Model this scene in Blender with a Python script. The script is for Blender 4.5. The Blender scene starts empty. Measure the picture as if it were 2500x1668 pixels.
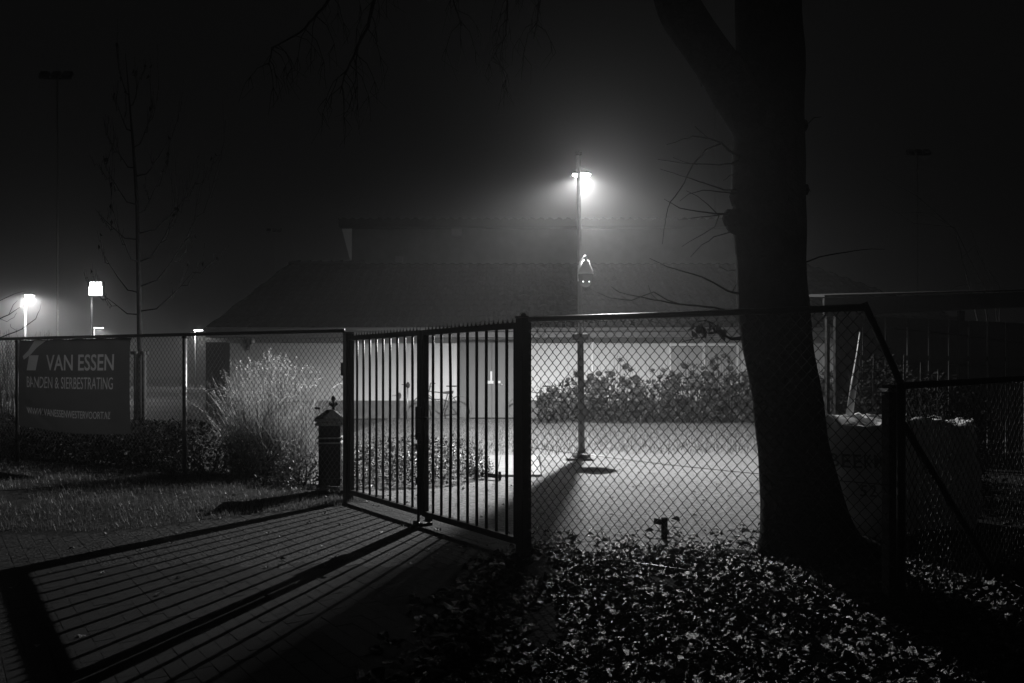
import bpy, bmesh, math, random
from mathutils import Vector, Matrix, noise
from mathutils.geometry import delaunay_2d_cdt

random.seed(7)
R = math.radians
sc = bpy.context.scene
col = sc.collection

# ------------------------------------------------------------------ camera
F_PX, HORIZON, HC = 1944.0, 903.0, 1.413      # focal length in photo pixels, horizon row, eye height
cam_d = bpy.data.cameras.new('camera')
cam = bpy.data.objects.new('camera', cam_d)
col.objects.link(cam)
cam.location = (0, 0, HC)
cam.rotation_euler = (R(90), 0, 0)
cam_d.sensor_width = 36.0
cam_d.lens = 36.0 * F_PX / 2500.0
cam_d.shift_y = (HORIZON - 834.0) / 2500.0
cam_d.clip_end = 600
sc.camera = cam

# ------------------------------------------------------------------ world: a moonless, overcast night
world = bpy.data.worlds.new('World')
sc.world = world
world.use_nodes = True
bg = world.node_tree.nodes['Background']
bg.inputs['Color'].default_value = (0.5, 0.5, 0.5, 1)
bg.inputs['Strength'].default_value = 0.0050

sc.view_settings.view_transform = 'Standard'
sc.view_settings.look = 'None'
sc.view_settings.exposure = 0.0
sc.view_settings.gamma = 1.0
sc.view_settings.use_curve_mapping = False
sc.cycles.use_denoising = True
sc.cycles.max_bounces = 8
sc.cycles.diffuse_bounces = 3
sc.cycles.transparent_max_bounces = 8
sc.cycles.volume_bounces = 2
sc.cycles.sample_clamp_indirect = 2.0
sc.cycles.sample_clamp_direct = 0.0
sc.cycles.caustics_reflective = False
sc.cycles.caustics_refractive = False

LAMP_W = 3000.0


# ------------------------------------------------------------------ helpers
def G(px, py):
    """ground point seen at a photo pixel"""
    d = F_PX * HC / (py - HORIZON)
    return Vector(((px - 1250) / F_PX * d, d, 0))


def at(px, py, d):
    return Vector(((px - 1250) / F_PX * d, d, HC + (HORIZON - py) / F_PX * d))


def mat(name, c, rough=0.7, spec=0.3, var=0.0, scale=8.0, bump=0.0, bscale=60.0, metal=0.0,
        transl=0.0, coords='Object', detail=4.0):
    m = bpy.data.materials.new(name)
    m.use_nodes = True
    nt = m.node_tree
    p = nt.nodes['Principled BSDF']
    p.inputs['Base Color'].default_value = (c, c, c, 1)
    p.inputs['Roughness'].default_value = rough
    p.inputs['Specular IOR Level'].default_value = spec
    p.inputs['Metallic'].default_value = metal
    tc = nt.nodes.new('ShaderNodeTexCoord')
    if var > 0:
        n = nt.nodes.new('ShaderNodeTexNoise')
        n.inputs['Scale'].default_value = scale
        n.inputs['Detail'].default_value = detail
        nt.links.new(tc.outputs[coords], n.inputs['Vector'])
        mr = nt.nodes.new('ShaderNodeMapRange')
        mr.inputs['From Min'].default_value = 0.3
        mr.inputs['From Max'].default_value = 0.7
        mr.inputs['To Min'].default_value = c * (1 - var)
        mr.inputs['To Max'].default_value = c * (1 + var)
        nt.links.new(n.outputs['Fac'], mr.inputs['Value'])
        nt.links.new(mr.outputs['Result'], p.inputs['Base Color'])
    if bump > 0:
        n2 = nt.nodes.new('ShaderNodeTexNoise')
        n2.inputs['Scale'].default_value = bscale
        n2.inputs['Detail'].default_value = 5.0
        nt.links.new(tc.outputs[coords], n2.inputs['Vector'])
        b = nt.nodes.new('ShaderNodeBump')
        b.inputs['Strength'].default_value = bump
        b.inputs['Distance'].default_value = 0.02
        nt.links.new(n2.outputs['Fac'], b.inputs['Height'])
        nt.links.new(b.outputs['Normal'], p.inputs['Normal'])
    if transl > 0:
        t = nt.nodes.new('ShaderNodeBsdfTranslucent')
        t.inputs['Color'].default_value = (c, c, c, 1)
        mx = nt.nodes.new('ShaderNodeMixShader')
        mx.inputs['Fac'].default_value = transl
        out = nt.nodes['Material Output']
        nt.links.new(p.outputs[0], mx.inputs[1])
        nt.links.new(t.outputs[0], mx.inputs[2])
        nt.links.new(mx.outputs[0], out.inputs['Surface'])
    return m


def emat(name, strength):
    m = bpy.data.materials.new(name)
    m.use_nodes = True
    p = m.node_tree.nodes['Principled BSDF']
    p.inputs['Base Color'].default_value = (0.8, 0.8, 0.8, 1)
    p.inputs['Emission Color'].default_value = (1, 1, 1, 1)
    p.inputs['Emission Strength'].default_value = strength
    return m


M = {}
M['ground'] = mat('far_ground', 0.06, 0.95, 0.1, 0.4, 0.5, 0.6, 12)
M['yard'] = mat('yard_gravel', 0.20, 0.85, 0.25, 0.55, 28, 1.0, 70, detail=8)
M['drive_bed'] = mat('joint_sand', 0.018, 0.9, 0.15, 0.4, 60, 0.8, 160)
M['paver'] = mat('clay_paver', 0.021, 0.8, 0.25, 0.35, 40, 1.0, 160, coords='Generated')
M['slab'] = mat('concrete_slab', 0.26, 0.85, 0.2, 0.18, 14, 0.35, 90)
M['soil'] = mat('lawn_soil', 0.03, 0.95, 0.1, 0.4, 12, 0.8, 40)
M['litter_soil'] = mat('leaf_mould', 0.008, 0.95, 0.05, 0.5, 20, 1.0, 50)
M['grass'] = mat('grass_blade', 0.17, 0.5, 0.35, 0.5, 3, transl=0.3)
M['dry_grass'] = mat('dry_grass_blade', 0.7, 0.6, 0.3, 0.4, 3, transl=0.25)
M['leaf'] = mat('shrub_leaf', 0.075, 0.42, 0.4, 0.5, 6, transl=0.2)
M['pale_leaf'] = mat('hydrangea_leaf', 0.05, 0.6, 0.3, 0.5, 4, transl=0.15)
M['dark_leaf'] = mat('dark_evergreen_leaf', .010, .8, .04, .4, 6)
M['bloom'] = mat('dried_bloom', 0.28, 0.8, 0.2, 0.4, 20, transl=0.15)
M['dead_leaf'] = mat('dead_leaf', 0.012, 0.27, 0.26, 0.6, 9, 0.6, 90, transl=0.06)
M['dead_leaf_pale'] = mat('pale_dead_leaf', 0.05, 0.34, 0.38, 0.5, 9, 0.6, 90, transl=0.06)
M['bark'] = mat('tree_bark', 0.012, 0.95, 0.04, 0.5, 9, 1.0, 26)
M['twig'] = mat('twig_bark', 0.022, 0.9, 0.1, 0.3, 20)
M['steel_black'] = mat('black_painted_steel', 0.012, 0.42, 0.4, 0.2, 20, 0.15, 150)
M['wire'] = mat('coated_wire', 0.015, 0.3, 0.5)
M['galv'] = mat('galvanised_steel', 0.30, 0.4, 0.5, 0.2, 30, 0.1, 90, metal=0.6)
M['pole'] = mat('lamp_pole_paint', 0.08, 0.45, 0.4, 0.2, 12)
M['plaster'] = mat('white_plaster', 0.54, 0.85, 0.2, 0.07, 1.2, 0.12, 60)
M['upper_wall'] = mat('grey_cladding', 0.10, 0.8, 0.2, 0.15, 3)
M['plinth'] = mat('dark_plinth', 0.13, 0.85, 0.2, 0.2, 8, 0.3, 60)
M['roof'] = mat('dark_roof_tile', 0.012, 0.95, 0.08, 0.3, 8)
M['fascia'] = mat('grey_fascia', 0.14, 0.6, 0.3, 0.1, 4)
M['white'] = mat('white_paint', 0.75, 0.5, 0.35, 0.06, 5)
M['door'] = mat('grey_door_paint', 0.105, 0.5, 0.35, 0.08, 3)
M['metal'] = mat('bright_metal', 0.62, 0.3, 0.5, metal=0.7)
M['glass'] = mat('dark_glass', 0.36, 0.15, 0.5)
M['bike_grey'] = mat('grey_bicycle_paint', .11, .5, .3)
M['rubber'] = mat('black_rubber', 0.02, 0.7, 0.3)
M['iron'] = mat('cast_iron', 0.014, 0.55, 0.25, 0.3, 20, 0.2, 80)
M['lit_ledge'] = mat('lamplit_iron', 0.6, 0.5, 0.4, 0.2, 20)  # pale tone puts the lamplight on the upper letterbox ledges into their colour
M['wood'] = mat('weathered_wood', 0.05, 0.8, 0.2, 0.35, 14, 0.5, 60)
M['wood_dark'] = mat('dark_wood', 0.012, 0.9, 0.06, 0.35, 14, 0.5, 60)
M['bag'] = mat('woven_bag', 0.68, 0.75, 0.25, 0.15, 6, 0.5, 220, transl=0.04)
M['bag_print'] = mat('bag_print', 0.16, 0.7, 0.2)
M['banner'] = mat('banner_cloth', 0.03, 0.6, 0.3, 0.1, 4, transl=0.3)
M['banner_white'] = mat('banner_white_print', 0.22, 0.6, 0.3, 0.05, 4, transl=0.25)
M['camera_white'] = mat('camera_housing', 0.7, 0.4, 0.4)
M['camera_dome'] = mat('camera_dome', 0.1, 0.15, 0.5)
M['lens'] = emat('lamp_lens', 400.0)
M['lens_far'] = emat('far_lamp_lens', 45.0)
M['led'] = emat('camera_led', 3.0)


class MB:
    def __init__(self):
        self.v, self.f = [], []

    def add(self, vs, fs):
        n = len(self.v)
        self.v += [tuple(p) for p in vs]
        self.f += [tuple(i + n for i in f) for f in fs]

    def box(self, c, s, rz=0.0, m=None):
        hx, hy, hz = s[0] / 2, s[1] / 2, s[2] / 2
        vs = [Vector((x, y, z)) for x in (-hx, hx) for y in (-hy, hy) for z in (-hz, hz)]
        if m is None:
            m = Matrix.Rotation(rz, 4, 'Z')
        vs = [m @ p + Vector(c) for p in vs]
        self.add(vs, [(0, 1, 3, 2), (4, 6, 7, 5), (0, 4, 5, 1), (2, 3, 7, 6), (0, 2, 6, 4), (1, 5, 7, 3)])

    def bar(self, a, b, w, h=None):
        """rectangular bar from a to b"""
        a, b = Vector(a), Vector(b)
        h = h or w
        d = (b - a)
        L = d.length
        d.normalize()
        up = Vector((0, 0, 1)) if abs(d.z) < 0.99 else Vector((0, 1, 0))
        s = d.cross(up).normalized()
        u = s.cross(d)
        vs = []
        for p in (a, b):
            for i, j in ((-1, -1), (1, -1), (1, 1), (-1, 1)):
                vs.append(p + s * (i * w / 2) + u * (j * h / 2))
        self.add(vs, [(0, 1, 2, 3), (7, 6, 5, 4), (0, 4, 5, 1), (1, 5, 6, 2), (2, 6, 7, 3), (3, 7, 4, 0)])

    def tube(self, pts, rad, n=6, cap=True):
        pts = [Vector(p) for p in pts]
        if not isinstance(rad, (list, tuple)):
            rad = [rad] * len(pts)
        vs, fs = [], []
        ref = None
        for i, p in enumerate(pts):
            if i == 0:
                t = pts[1] - p
            elif i == len(pts) - 1:
                t = p - pts[i - 1]
            else:
                t = pts[i + 1] - pts[i - 1]
            t.normalize()
            if ref is None:
                ref = Vector((0, 1, 0)) if abs(t.y) < 0.9 else Vector((1, 0, 0))
            s = t.cross(ref)
            if s.length < 1e-5:
                s = t.cross(Vector((0, 0, 1)))
            s.normalize()
            u = s.cross(t).normalized()
            ref = u * -1 if False else ref
            for k in range(n):
                a = 2 * math.pi * k / n
                vs.append(p + (s * math.cos(a) + u * math.sin(a)) * rad[i])
        for i in range(len(pts) - 1):
            for k in range(n):
                k2 = (k + 1) % n
                fs.append((i * n + k, i * n + k2, (i + 1) * n + k2, (i + 1) * n + k))
        if cap:
            fs.append(tuple(range(n - 1, -1, -1)))
            fs.append(tuple((len(pts) - 1) * n + k for k in range(n)))
        self.add(vs, fs)

    def lathe(self, c, prof, n=20):
        c = Vector(c)
        vs, fs = [], []
        for r, z in prof:
            for k in range(n):
                a = 2 * math.pi * k / n
                vs.append(c + Vector((r * math.cos(a), r * math.sin(a), z)))
        for i in range(len(prof) - 1):
            for k in range(n):
                k2 = (k + 1) % n
                fs.append((i * n + k, i * n + k2, (i + 1) * n + k2, (i + 1) * n + k))
        fs.append(tuple(range(n - 1, -1, -1)))
        fs.append(tuple((len(prof) - 1) * n + k for k in range(n)))
        self.add(vs, fs)

    def prism(self, poly, y0, y1):
        """polygon in x,z extruded along y"""
        n = len(poly)
        vs = [(x, y0, z) for x, z in poly] + [(x, y1, z) for x, z in poly]
        fs = [tuple(range(n)), tuple(range(2 * n - 1, n - 1, -1))]
        fs += [(i, i + n, (i + 1) % n + n, (i + 1) % n) for i in range(n)]
        self.add(vs, fs)

    def mesh(self, name, m, smooth=False):
        me = bpy.data.meshes.new(name)
        me.from_pydata(self.v, [], self.f)
        if m is not None:
            me.materials.append(M[m] if isinstance(m, str) else m)
        if smooth:
            me.shade_smooth()
        me.update()
        return me

    def build(self, name, m, parent=None, smooth=False, kind=None, bevel=0.0):
        o = bpy.data.objects.new(name, self.mesh(name, m, smooth))
        col.objects.link(o)
        if parent is not None:
            o.parent = parent
            o.matrix_parent_inverse = Matrix.Translation(-parent.location)
        if kind:
            o['kind'] = kind
        if bevel:
            b = o.modifiers.new('bevel', 'BEVEL')
            b.width = bevel
            b.segments = 2
        return o


def box(name, m, c, s, parent=None, rz=0.0, bevel=0.0):
    b = MB()
    b.box(c, s, rz)
    return b.build(name, m, parent, bevel=bevel)


def tag(o, label, cat, group=None):
    o['label'] = label
    o['category'] = cat
    if group:
        o['group'] = group
    return o


def thing(name, loc, label, cat, group=None):
    o = bpy.data.objects.new(name, None)
    o.empty_display_size = 0.2
    col.objects.link(o)
    o.location = loc
    return tag(o, label, cat, group)


def structure(o):
    o['kind'] = 'structure'
    return o


def copy_to(o, parent):
    c = o.copy()
    col.objects.link(c)
    c.parent = parent
    return c


# ------------------------------------------------------------------ key points (metres)
GL = Vector((-1.739, 8.452, 0))          # left gate post
GR = Vector((0.086, 5.946, 0))           # right gate post
LAMP = Vector((1.133, 12.96, 0))
GD = (GR - GL).normalized()              # along the gate
GN = Vector((-GD.y, GD.x, 0))            # across it, into the yard
if GN.y < 0:
    GN = -GN
LD = Vector((-5.46, 2.75, 0)).normalized()   # left fence runs this way from GL
RF0, RF1 = Vector((0.13, 5.92, 0)), Vector((2.07, 4.68, 0))
CORNER = Vector((2.235, 4.575, 0))
LOWD = Vector((0.82, 0.572, 0))

# ------------------------------------------------------------------ ground
b = MB()
b.add([(-140, -12, -0.03), (140, -12, -0.03), (140, 190, -0.03), (-140, 190, -0.03)], [(0, 1, 2, 3)])
structure(b.build('ground', 'ground'))


def gate_side(p):
    """signed distance behind the line of fences and gate (positive = inside the yard)"""
    return (Vector((p[0], p[1], 0)) - GL).dot(GN)


# yard: gravelly paving inside the gate, out to the building
b = MB()
NX, NY = 90, 60
vs, fs = [], []
yx0, yx1, yy0, yy1 = -3.6, 14.0, 4.0, 23.3
for j in range(NY + 1):
    for i in range(NX + 1):
        x = yx0 + (yx1 - yx0) * i / NX
        y = yy0 + (yy1 - yy0) * j / NY
        vs.append((x, y, -0.012 + 0.010 * noise.noise((x * 0.7, y * 0.7, 0)) + 0.004 * noise.noise((x * 3, y * 3, 1))))
for j in range(NY):
    for i in range(NX):
        k = j * (NX + 1) + i
        fs.append((k, k + 1, k + NX + 2, k + NX + 1))
b.add(vs, fs)
structure(b.build('yard', 'yard', smooth=True))

# driveway of clay pavers in front of the gate: bed plus single pavers
b = MB()
c0 = GL + GN * 0.25 - GD * 0.05
c1 = GR + GN * 0.25 + GD * 0.1
c2 = c1 - GN * 9.0 + GD * 2.4
c3 = c0 - GN * 9.0 - GD * 1.5
b.add([(p.x, p.y, 0.0183) for p in (c0, c1, c2, c3)], [(3, 2, 1, 0)])
drive = structure(b.build('driveway', 'drive_bed'))


def paver_mesh(name, w, l):
    b = MB()
    h, e = 0.020, 0.0015
    vs = []
    for z, k in ((0, 0), (h - e, 0), (h, e)):
        for sx, sy in ((-1, -1), (1, -1), (1, 1), (-1, 1)):
            vs.append((sx * (l / 2 - k), sy * (w / 2 - k), z))
    fs = []
    for r in (0, 4):
        for k in range(4):
            fs.append((r + k, r + (k + 1) % 4, r + 4 + (k + 1) % 4, r + 4 + k))
    fs.append((8, 9, 10, 11))
    b.add(vs, fs)
    return b


PW, PL = 0.0985, 0.1985
pav = paver_mesh('paver', PW, PL).mesh('paver', 'paver')
spots = []
rz = math.atan2(GD.y, GD.x)
for r in range(-2, 82):
    for k in range(-12, 44):
        p = GL - GN * (r * 0.1 - 0.05) + GD * (k * 0.2 + (0.1 if r % 2 else 0) + 0.1)
        if p.y < 1.2 or p.y > 9.0:
            continue
        u = (p - GL).dot(GD)
        v = -(p - GL).dot(GN)
        if u < -0.06 - 0.165 * max(v, 0) or u > 3.1 + 0.9 * max(v, 0):
            continue
        px = 1250 + p.x / p.y * F_PX
        py = HORIZON + HC * F_PX / p.y
        if px < -120 or px > 1500 or py > 1760:
            continue
        ls, lt = (p - GL).dot(LD), (p - GL).dot(Vector((LD.y, -LD.x, 0)) * (-1 if LD.x < 0 else 1))
        if ls > -.15 and lt < (0.35 + 2.3 * ls if ls < .8 else 2.19 + 0.62 * (ls - .8)) + .12:
            continue
        # pavers right of the leaf edge stay under the litter
        if p.x > 0.45:
            continue
        spots.append((p, px, py))
spots.sort(key=lambda s: -s[2] if (-10 < s[1] < 1350 and s[2] < 1690) else 0)
rest = MB()
proto_v, proto_f = [tuple(v.co) for v in pav.vertices], [tuple(p.vertices) for p in pav.polygons]
for i, (p, px, py) in enumerate(spots):
    tilt = Matrix.Translation((p.x, p.y, random.uniform(-0.0012, 0.0012))) @ Matrix.Rotation(rz + random.uniform(-.012, .012), 4, 'Z') @ \
        Matrix.Rotation(random.uniform(-.007, .007), 4, 'X') @ Matrix.Rotation(random.uniform(-.006, .006), 4, 'Y')
    if i < 300:
        o = bpy.data.objects.new('paver', pav)
        col.objects.link(o)
        o.parent = drive
        o.matrix_local = tilt
    else:
        rest.add([tilt @ Vector(v) for v in proto_v], proto_f)
rest.build('far_paving', 'paver', drive, kind='stuff')

# light slab path by the lamp
path_bed = MB()
path_bed.add([(-0.60, 10.60, 0.004), (0.40, 10.60, 0.004), (0.46, 13.0, 0.004), (-0.78, 13.0, 0.004)], [(0, 1, 2, 3)])
path = structure(path_bed.build('path', 'drive_bed'))
slab = MB()
slab.add([(x, y, z) for x, y, z in ((-.147, -.147, 0), (.147, -.147, 0), (.147, .147, 0), (-.147, .147, 0),
          (-.147, -.147, .018), (.147, -.147, .018), (.147, .147, .018), (-.147, .147, .018),
          (-.142, -.142, .022), (.142, -.142, .022), (.142, .142, .022), (-.142, .142, .022))],
         [(0, 1, 5, 4), (1, 2, 6, 5), (2, 3, 7, 6), (3, 0, 4, 7), (4, 5, 9, 8), (5, 6, 10, 9), (6, 7, 11, 10), (7, 4, 8, 11), (8, 9, 10, 11)])
slab_me = slab.mesh('slab', 'slab')
for j in range(8):
    for i in range(6):
        x, y = -0.66 + i * 0.302 + j * 0.004, 10.72 + j * 0.302
        if (i == 0 and j < 3) or x > .40:
            continue
        o = bpy.data.objects.new('slab', slab_me)
        col.objects.link(o)
        o.parent = path
        o.location = (x, y, random.uniform(-.003, .003))
        o.rotation_euler = (random.uniform(-.01, .01), random.uniform(-.01, .01), random.uniform(-.01, .01))

# lawn in front of the left fence
b = MB()
vs, fs = [], []
NX, NY = 60, 30


def lawn_edge(s):
    """front-to-back lawn coordinates: s along the left fence from the gate post, t towards the camera"""
    return 0.35 + 2.3 * s if s < .8 else 2.19 + 0.62 * (s - .8)


def lawn_z(s, t):
    f = max(0.0, min(1.0, s / 1.6)) * max(0.0, min(1.0, (lawn_edge(s) - t) / 0.9))
    return 0.012 + 0.115 * f + 0.015 * noise.noise((s * 1.7, t * 1.7, 4))


LT = Vector((LD.y, -LD.x, 0))
if LT.y > 0:
    LT = -LT


def lawn_pt(s, t):
    p = GL + LD * s + LT * t
    return Vector((p.x, p.y, lawn_z(s, t)))


for j in range(NY + 1):
    for i in range(NX + 1):
        s = -0.15 + 9.0 * i / NX
        e = lawn_edge(max(s, 0))
        t = -0.5 + (e + 0.5) * j / NY
        p = lawn_pt(s, t)
        if j == NY:
            p.z = -0.01
        vs.append(p)
for j in range(NY):
    for i in range(NX):
        k = j * (NX + 1) + i
        fs.append((k, k + 1, k + NX + 2, k + NX + 1))
b.add(vs, fs)
structure(b.build('lawn', 'soil', smooth=True))


def blade(b, p, h, w, lean, az, seg=1):
    s = Vector((math.cos(az + 1.57), math.sin(az + 1.57), 0)) * (w / 2)
    d = Vector((math.cos(az), math.sin(az), 0)) * lean
    if seg == 1:
        b.add([p - s, p + s, p + d + Vector((0, 0, h))], [(0, 1, 2)])
    else:
        vs, fs = [], []
        for k in range(seg + 1):
            t = k / seg
            q = p + d * (t * t) + Vector((0, 0, h * (t - 0.25 * t * t * min(1, lean / max(h, .01)))))
            wd = s * (1 - 0.85 * t)
            vs += [q - wd, q + wd]
        for k in range(seg):
            fs.append((2 * k, 2 * k + 1, 2 * k + 3, 2 * k + 2))
        b.add(vs, fs)


g = MB()
for k in range(26000):
    s = random.uniform(-0.1, 8.2)
    e = lawn_edge(max(s, 0))
    t = random.uniform(-0.1, e - 0.02)
    p = lawn_pt(s, t)
    if noise.noise((p.x * 1.5, p.y * 1.5, 9)) < -0.35:
        continue
    blade(g, p, random.uniform(.025, .065), .006, random.uniform(0, .04), random.uniform(0, 6.28))
tag(g.build('lawn_grass', 'grass', kind='stuff'), 'short damp grass of the lawn left of the driveway', 'grass')

g = MB()
for k in range(36000):
    y = random.uniform(13.3, 22.4)
    x = random.uniform(-4.5, 8.0) * y / 16
    if y < 13.9 and random.random() < 0.5:
        continue
    p = Vector((x, y, -0.01))
    blade(g, p, random.uniform(.03, .075), .009, random.uniform(0, .04), random.uniform(0, 6.28))
tag(g.build('yard_grass', mat('yard_grass_blade', .10, .55, .35, .4, 3, transl=.3), kind='stuff'),
    'rough short grass between the lamp and the building', 'grass')

# leaf mould under the litter, front right
b = MB()
vs, fs = [], []
NX, NY = 70, 50
for j in range(NY + 1):
    for i in range(NX + 1):
        y = 1.6 + (7.2 - 1.6) * j / NY
        e = 0.10 - 0.165 * (6.0 - min(y, 6.0))
        x = e + (8.0 - e) * i / NX
        z = 0.024 * min(1, (x - e) / 0.05) + 0.02 * max(0, min(1, (x - e) / 0.8)) * (0.6 + 0.5 * noise.noise((x * 1.2, y * 1.2, 2))) * (1 if y < 5.6 else max(0, (6.6 - y)))
        yl_ = 6.1 + .3 * noise.noise((x * 2.2, 3, 1)) + (.0 if x < 2.6 else -.35)
        vs.append((x, y, z if y < yl_ else z - min(.06, (y - yl_) * .2)))
for j in range(NY):
    for i in range(NX):
        k = j * (NX + 1) + i
        fs.append((k, k + 1, k + NX + 2, k + NX + 1))
b.add(vs, fs)
structure(b.build('verge', 'litter_soil', smooth=True))
b = MB()
b.add([(3.1, 6.3, .018), (9.5, 5.0, .018), (14, 13.5, .018), (5.4, 13.2, .018), (3.9, 8.8, .018)], [(0, 1, 2, 3, 4)])
structure(b.build('shade_ground', mat('shade_dark_soil', .009, .95, .03, .4, 15, .6, 40)))  # near-black sheet laid in for the shade behind the low fence


def verge_z(x, y):
    e = 0.10 - 0.165 * (6.0 - min(y, 6.0))
    if x < e:
        return 0.02
    z = 0.024 * min(1, (x - e) / 0.05) + 0.02 * max(0, min(1, (x - e) / 0.8)) * (0.6 + 0.5 * noise.noise((x * 1.2, y * 1.2, 2))) * (1 if y < 5.6 else max(0, (6.6 - y)))
    return max(z, 0.0)


# ------------------------------------------------------------------ building
BY = 23.1
bld = thing('clubhouse', (2, BY, 0), 'long low white plastered building with dark tiled roof and raised upper storey behind the lamp', 'building')
WX0, WX1 = -8.26, 13.0
box('wall', 'plaster', ((WX0 + WX1) / 2, BY + 4.0, 1.55), (WX1 - WX0, 8.0, 2.06), bld)
box('plinth', 'plinth', ((WX0 + WX1) / 2, BY + 4.0, 0.26), (WX1 - WX0 + 0.04, 8.04, 0.52), bld)
EY, EZ = 22.55, 2.60          # eave line
RY, RZ = 27.0, 4.99           # upper edge of the lower roof
EX0, EX1, RX0, RX1 = -8.66, 13.4, -7.57, 9.97
b = MB()
cols = int((EX1 - EX0) / 0.075)
courses = 13
vs, fs = [], []
for j in range(courses * 2 + 1):
    t = (j // 2 + (1 if j % 2 else 0)) / courses if j < courses * 2 else 1.0
    for i in range(cols + 1):
        x = EX0 + (EX1 - EX0) * i / cols
        tmax = 1.0
        if x < RX0:
            tmax = (x - EX0) / (RX0 - EX0)
        if x > RX1:
            tmax = (EX1 - x) / (EX1 - RX1)
        tt = min(t, tmax)
        z = EZ + (RZ - EZ) * tt + 0.03 * math.sin(2 * math.pi * x / 0.3) + (0.025 if (j % 2 == 0) else 0)
        vs.append((x, EY + (RY - EY) * tt, z))
for j in range(courses * 2):
    for i in range(cols):
        k = j * (cols + 1) + i
        fs.append((k, k + 1, k + cols + 2, k + cols + 1))
b.add(vs, fs)
roof = b.build('roof', 'roof', bld)
b = MB()   # hip sides and back close the roof volume
b.add([(EX0, EY, EZ), (RX0, RY, RZ), (RX0, RY + .6, RZ), (EX0, 31.6, EZ)], [(0, 1, 2, 3)])
b.add([(EX1, EY, EZ), (RX1, RY, RZ), (RX1, RY + .6, RZ), (EX1, 31.6, EZ)], [(3, 2, 1, 0)])
b.add([(EX0, 31.6, EZ), (EX1, 31.6, EZ), (RX1, RY + .6, RZ), (RX0, RY + .6, RZ)], [(0, 1, 2, 3)])
b.add([(RX0, RY, RZ), (RX1, RY, RZ), (RX1, RY + .6, RZ), (RX0, RY + .6, RZ)], [(0, 1, 2, 3)])
b.build('roof_side', 'roof', bld)
# ridge caps along the upper edge
cap = MB()
cap.tube([(0, 0, 0), (0.2, 0, 0.012), (0.4, 0, 0.03)], [0.085, 0.095, 0.11], 8)
cap_me = cap.mesh('ridge_cap', 'roof')
x = RX0
while x < -5.4:
    o = bpy.data.objects.new('ridge_cap', cap_me)
    col.objects.link(o)
    o.parent = bld
    o.location = Vector((x, RY, RZ + 0.01)) - bld.location
    x += 0.36
# fascia, gutter, soffit
box('fascia', 'fascia', ((EX0 + EX1) / 2, EY - 0.02, 2.46), (EX1 - EX0, 0.04, 0.26), bld)
box('soffit', 'fascia', ((EX0 + EX1) / 2, (EY + BY) / 2 + 0.02, 2.345), (EX1 - EX0 - 0.05, BY - EY - 0.05, 0.03), bld)
b = MB()
b.tube([(EX0, EY - 0.1, 2.55), (EX1, EY - 0.1, 2.55)], 0.06, 8)
b.build('gutter', 'fascia', bld)
# upper storey
UX0, UX1, UY = at(858, 645, 27.1).x, 9.2, 27.1
UZ = 6.2
box('upper_wall', 'upper_wall', ((UX0 + UX1) / 2, UY + 2.5, (4.6 + UZ) / 2), (UX1 - UX0, 5.0, UZ - 4.6), bld)
b = MB()
ux0 = at(828, 540, 26.7).x
n = int((UX1 + .5 - ux0) / 0.075)
vs, fs = [], []
for r, (y, z) in enumerate(((26.6, UZ), (26.6, UZ + .27), (32.8, UZ + .75), (32.8, UZ))):
    for i in range(n + 1):
        x = ux0 + 0.075 * i
        w = 0.035 * math.sin(2 * math.pi * x / 0.3) if r in (1, 2) else 0
        vs.append((x, y, z + w))
for r in range(4):
    for i in range(n):
        a, c = r * (n + 1) + i, ((r + 1) % 4) * (n + 1) + i
        fs.append((a, a + 1, c + 1, c))
b.add(vs, fs)
b.add([(ux0, 26.6, UZ), (ux0, 26.6, UZ + .27), (ux0, 32.8, UZ + .75), (ux0, 32.8, UZ)], [(0, 1, 2, 3)])
b.build('upper_roof', 'roof', bld)
tri = [at(834, 558, 27.0), at(858, 558, 27.0), at(857.5, 647, 27.0)]
b = MB()
b.prism([(p.x, p.z) for p in tri], 27.02, 27.12)
b.build('roof_bracket', 'white', bld)
p = at(1115, 566, 27.05)
box('wall_vent', 'fascia', (p.x, 27.05, p.z), (0.35, 0.1, 0.28), bld)
p = at(975, 633, 26.9)
box('roof_vent', 'fascia', (p.x, 26.9, p.z), (0.25, 0.2, 0.18), bld)
# rain pipe
p0, p1 = at(1446, 816, 23.0), at(1446, 1018, 23.0)
b = MB()
b.tube([p0, (p1.x, 23.0, 0.05)], 0.05, 10)
dp = b.build('rain_pipe', 'white', bld, smooth=True)
# double door
dx0, dx1 = at(1120, 900, BY).x, at(1288, 900, BY).x
seam = at(1201, 900, BY).x
dz0, dz1 = 0.03, 2.285
for k, (xa, xb) in enumerate(((dx0 + .05, seam - .006), (seam + .006, dx1 - .05))):
    d = box('door', 'door', ((xa + xb) / 2, BY - 0.05, (dz0 + dz1) / 2), (xb - xa, 0.06, dz1 - dz0), bld, bevel=0.004)
    if k == 1:
        for pxa, pxb, pya, pyb in ((1184, 1205, 930, 937), (1209, 1222, 930, 936)):
            a, c = at(pxa, pya, BY - .1), at(pxb, pyb, BY - .1)
            box('lock_plate', 'metal', ((a.x + c.x) / 2, BY - .095, (a.z + c.z) / 2), (c.x - a.x, .03, a.z - c.z), d)
        a, c = at(1197, 907, BY - .1), at(1201.5, 930, BY - .1)
        box('door_handle', 'metal', ((a.x + c.x) / 2, BY - .10, (a.z + c.z) / 2), (c.x - a.x, .03, a.z - c.z), d)
        b = MB()
        h = at(1225, 936, BY - .1)
        b.lathe((h.x, BY - .1, h.z - .04), [(.0, -.035), (.03, -.02), (.035, 0), (.03, .02), (.0, .035)], 12)
        b.build('padlock', 'metal', d, smooth=True)
        a = at(1245, 995, BY - .1)
        box('kick_plate', 'fascia', (a.x + .1, BY - .085, a.z), (.55, .012, .012), d)
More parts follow.
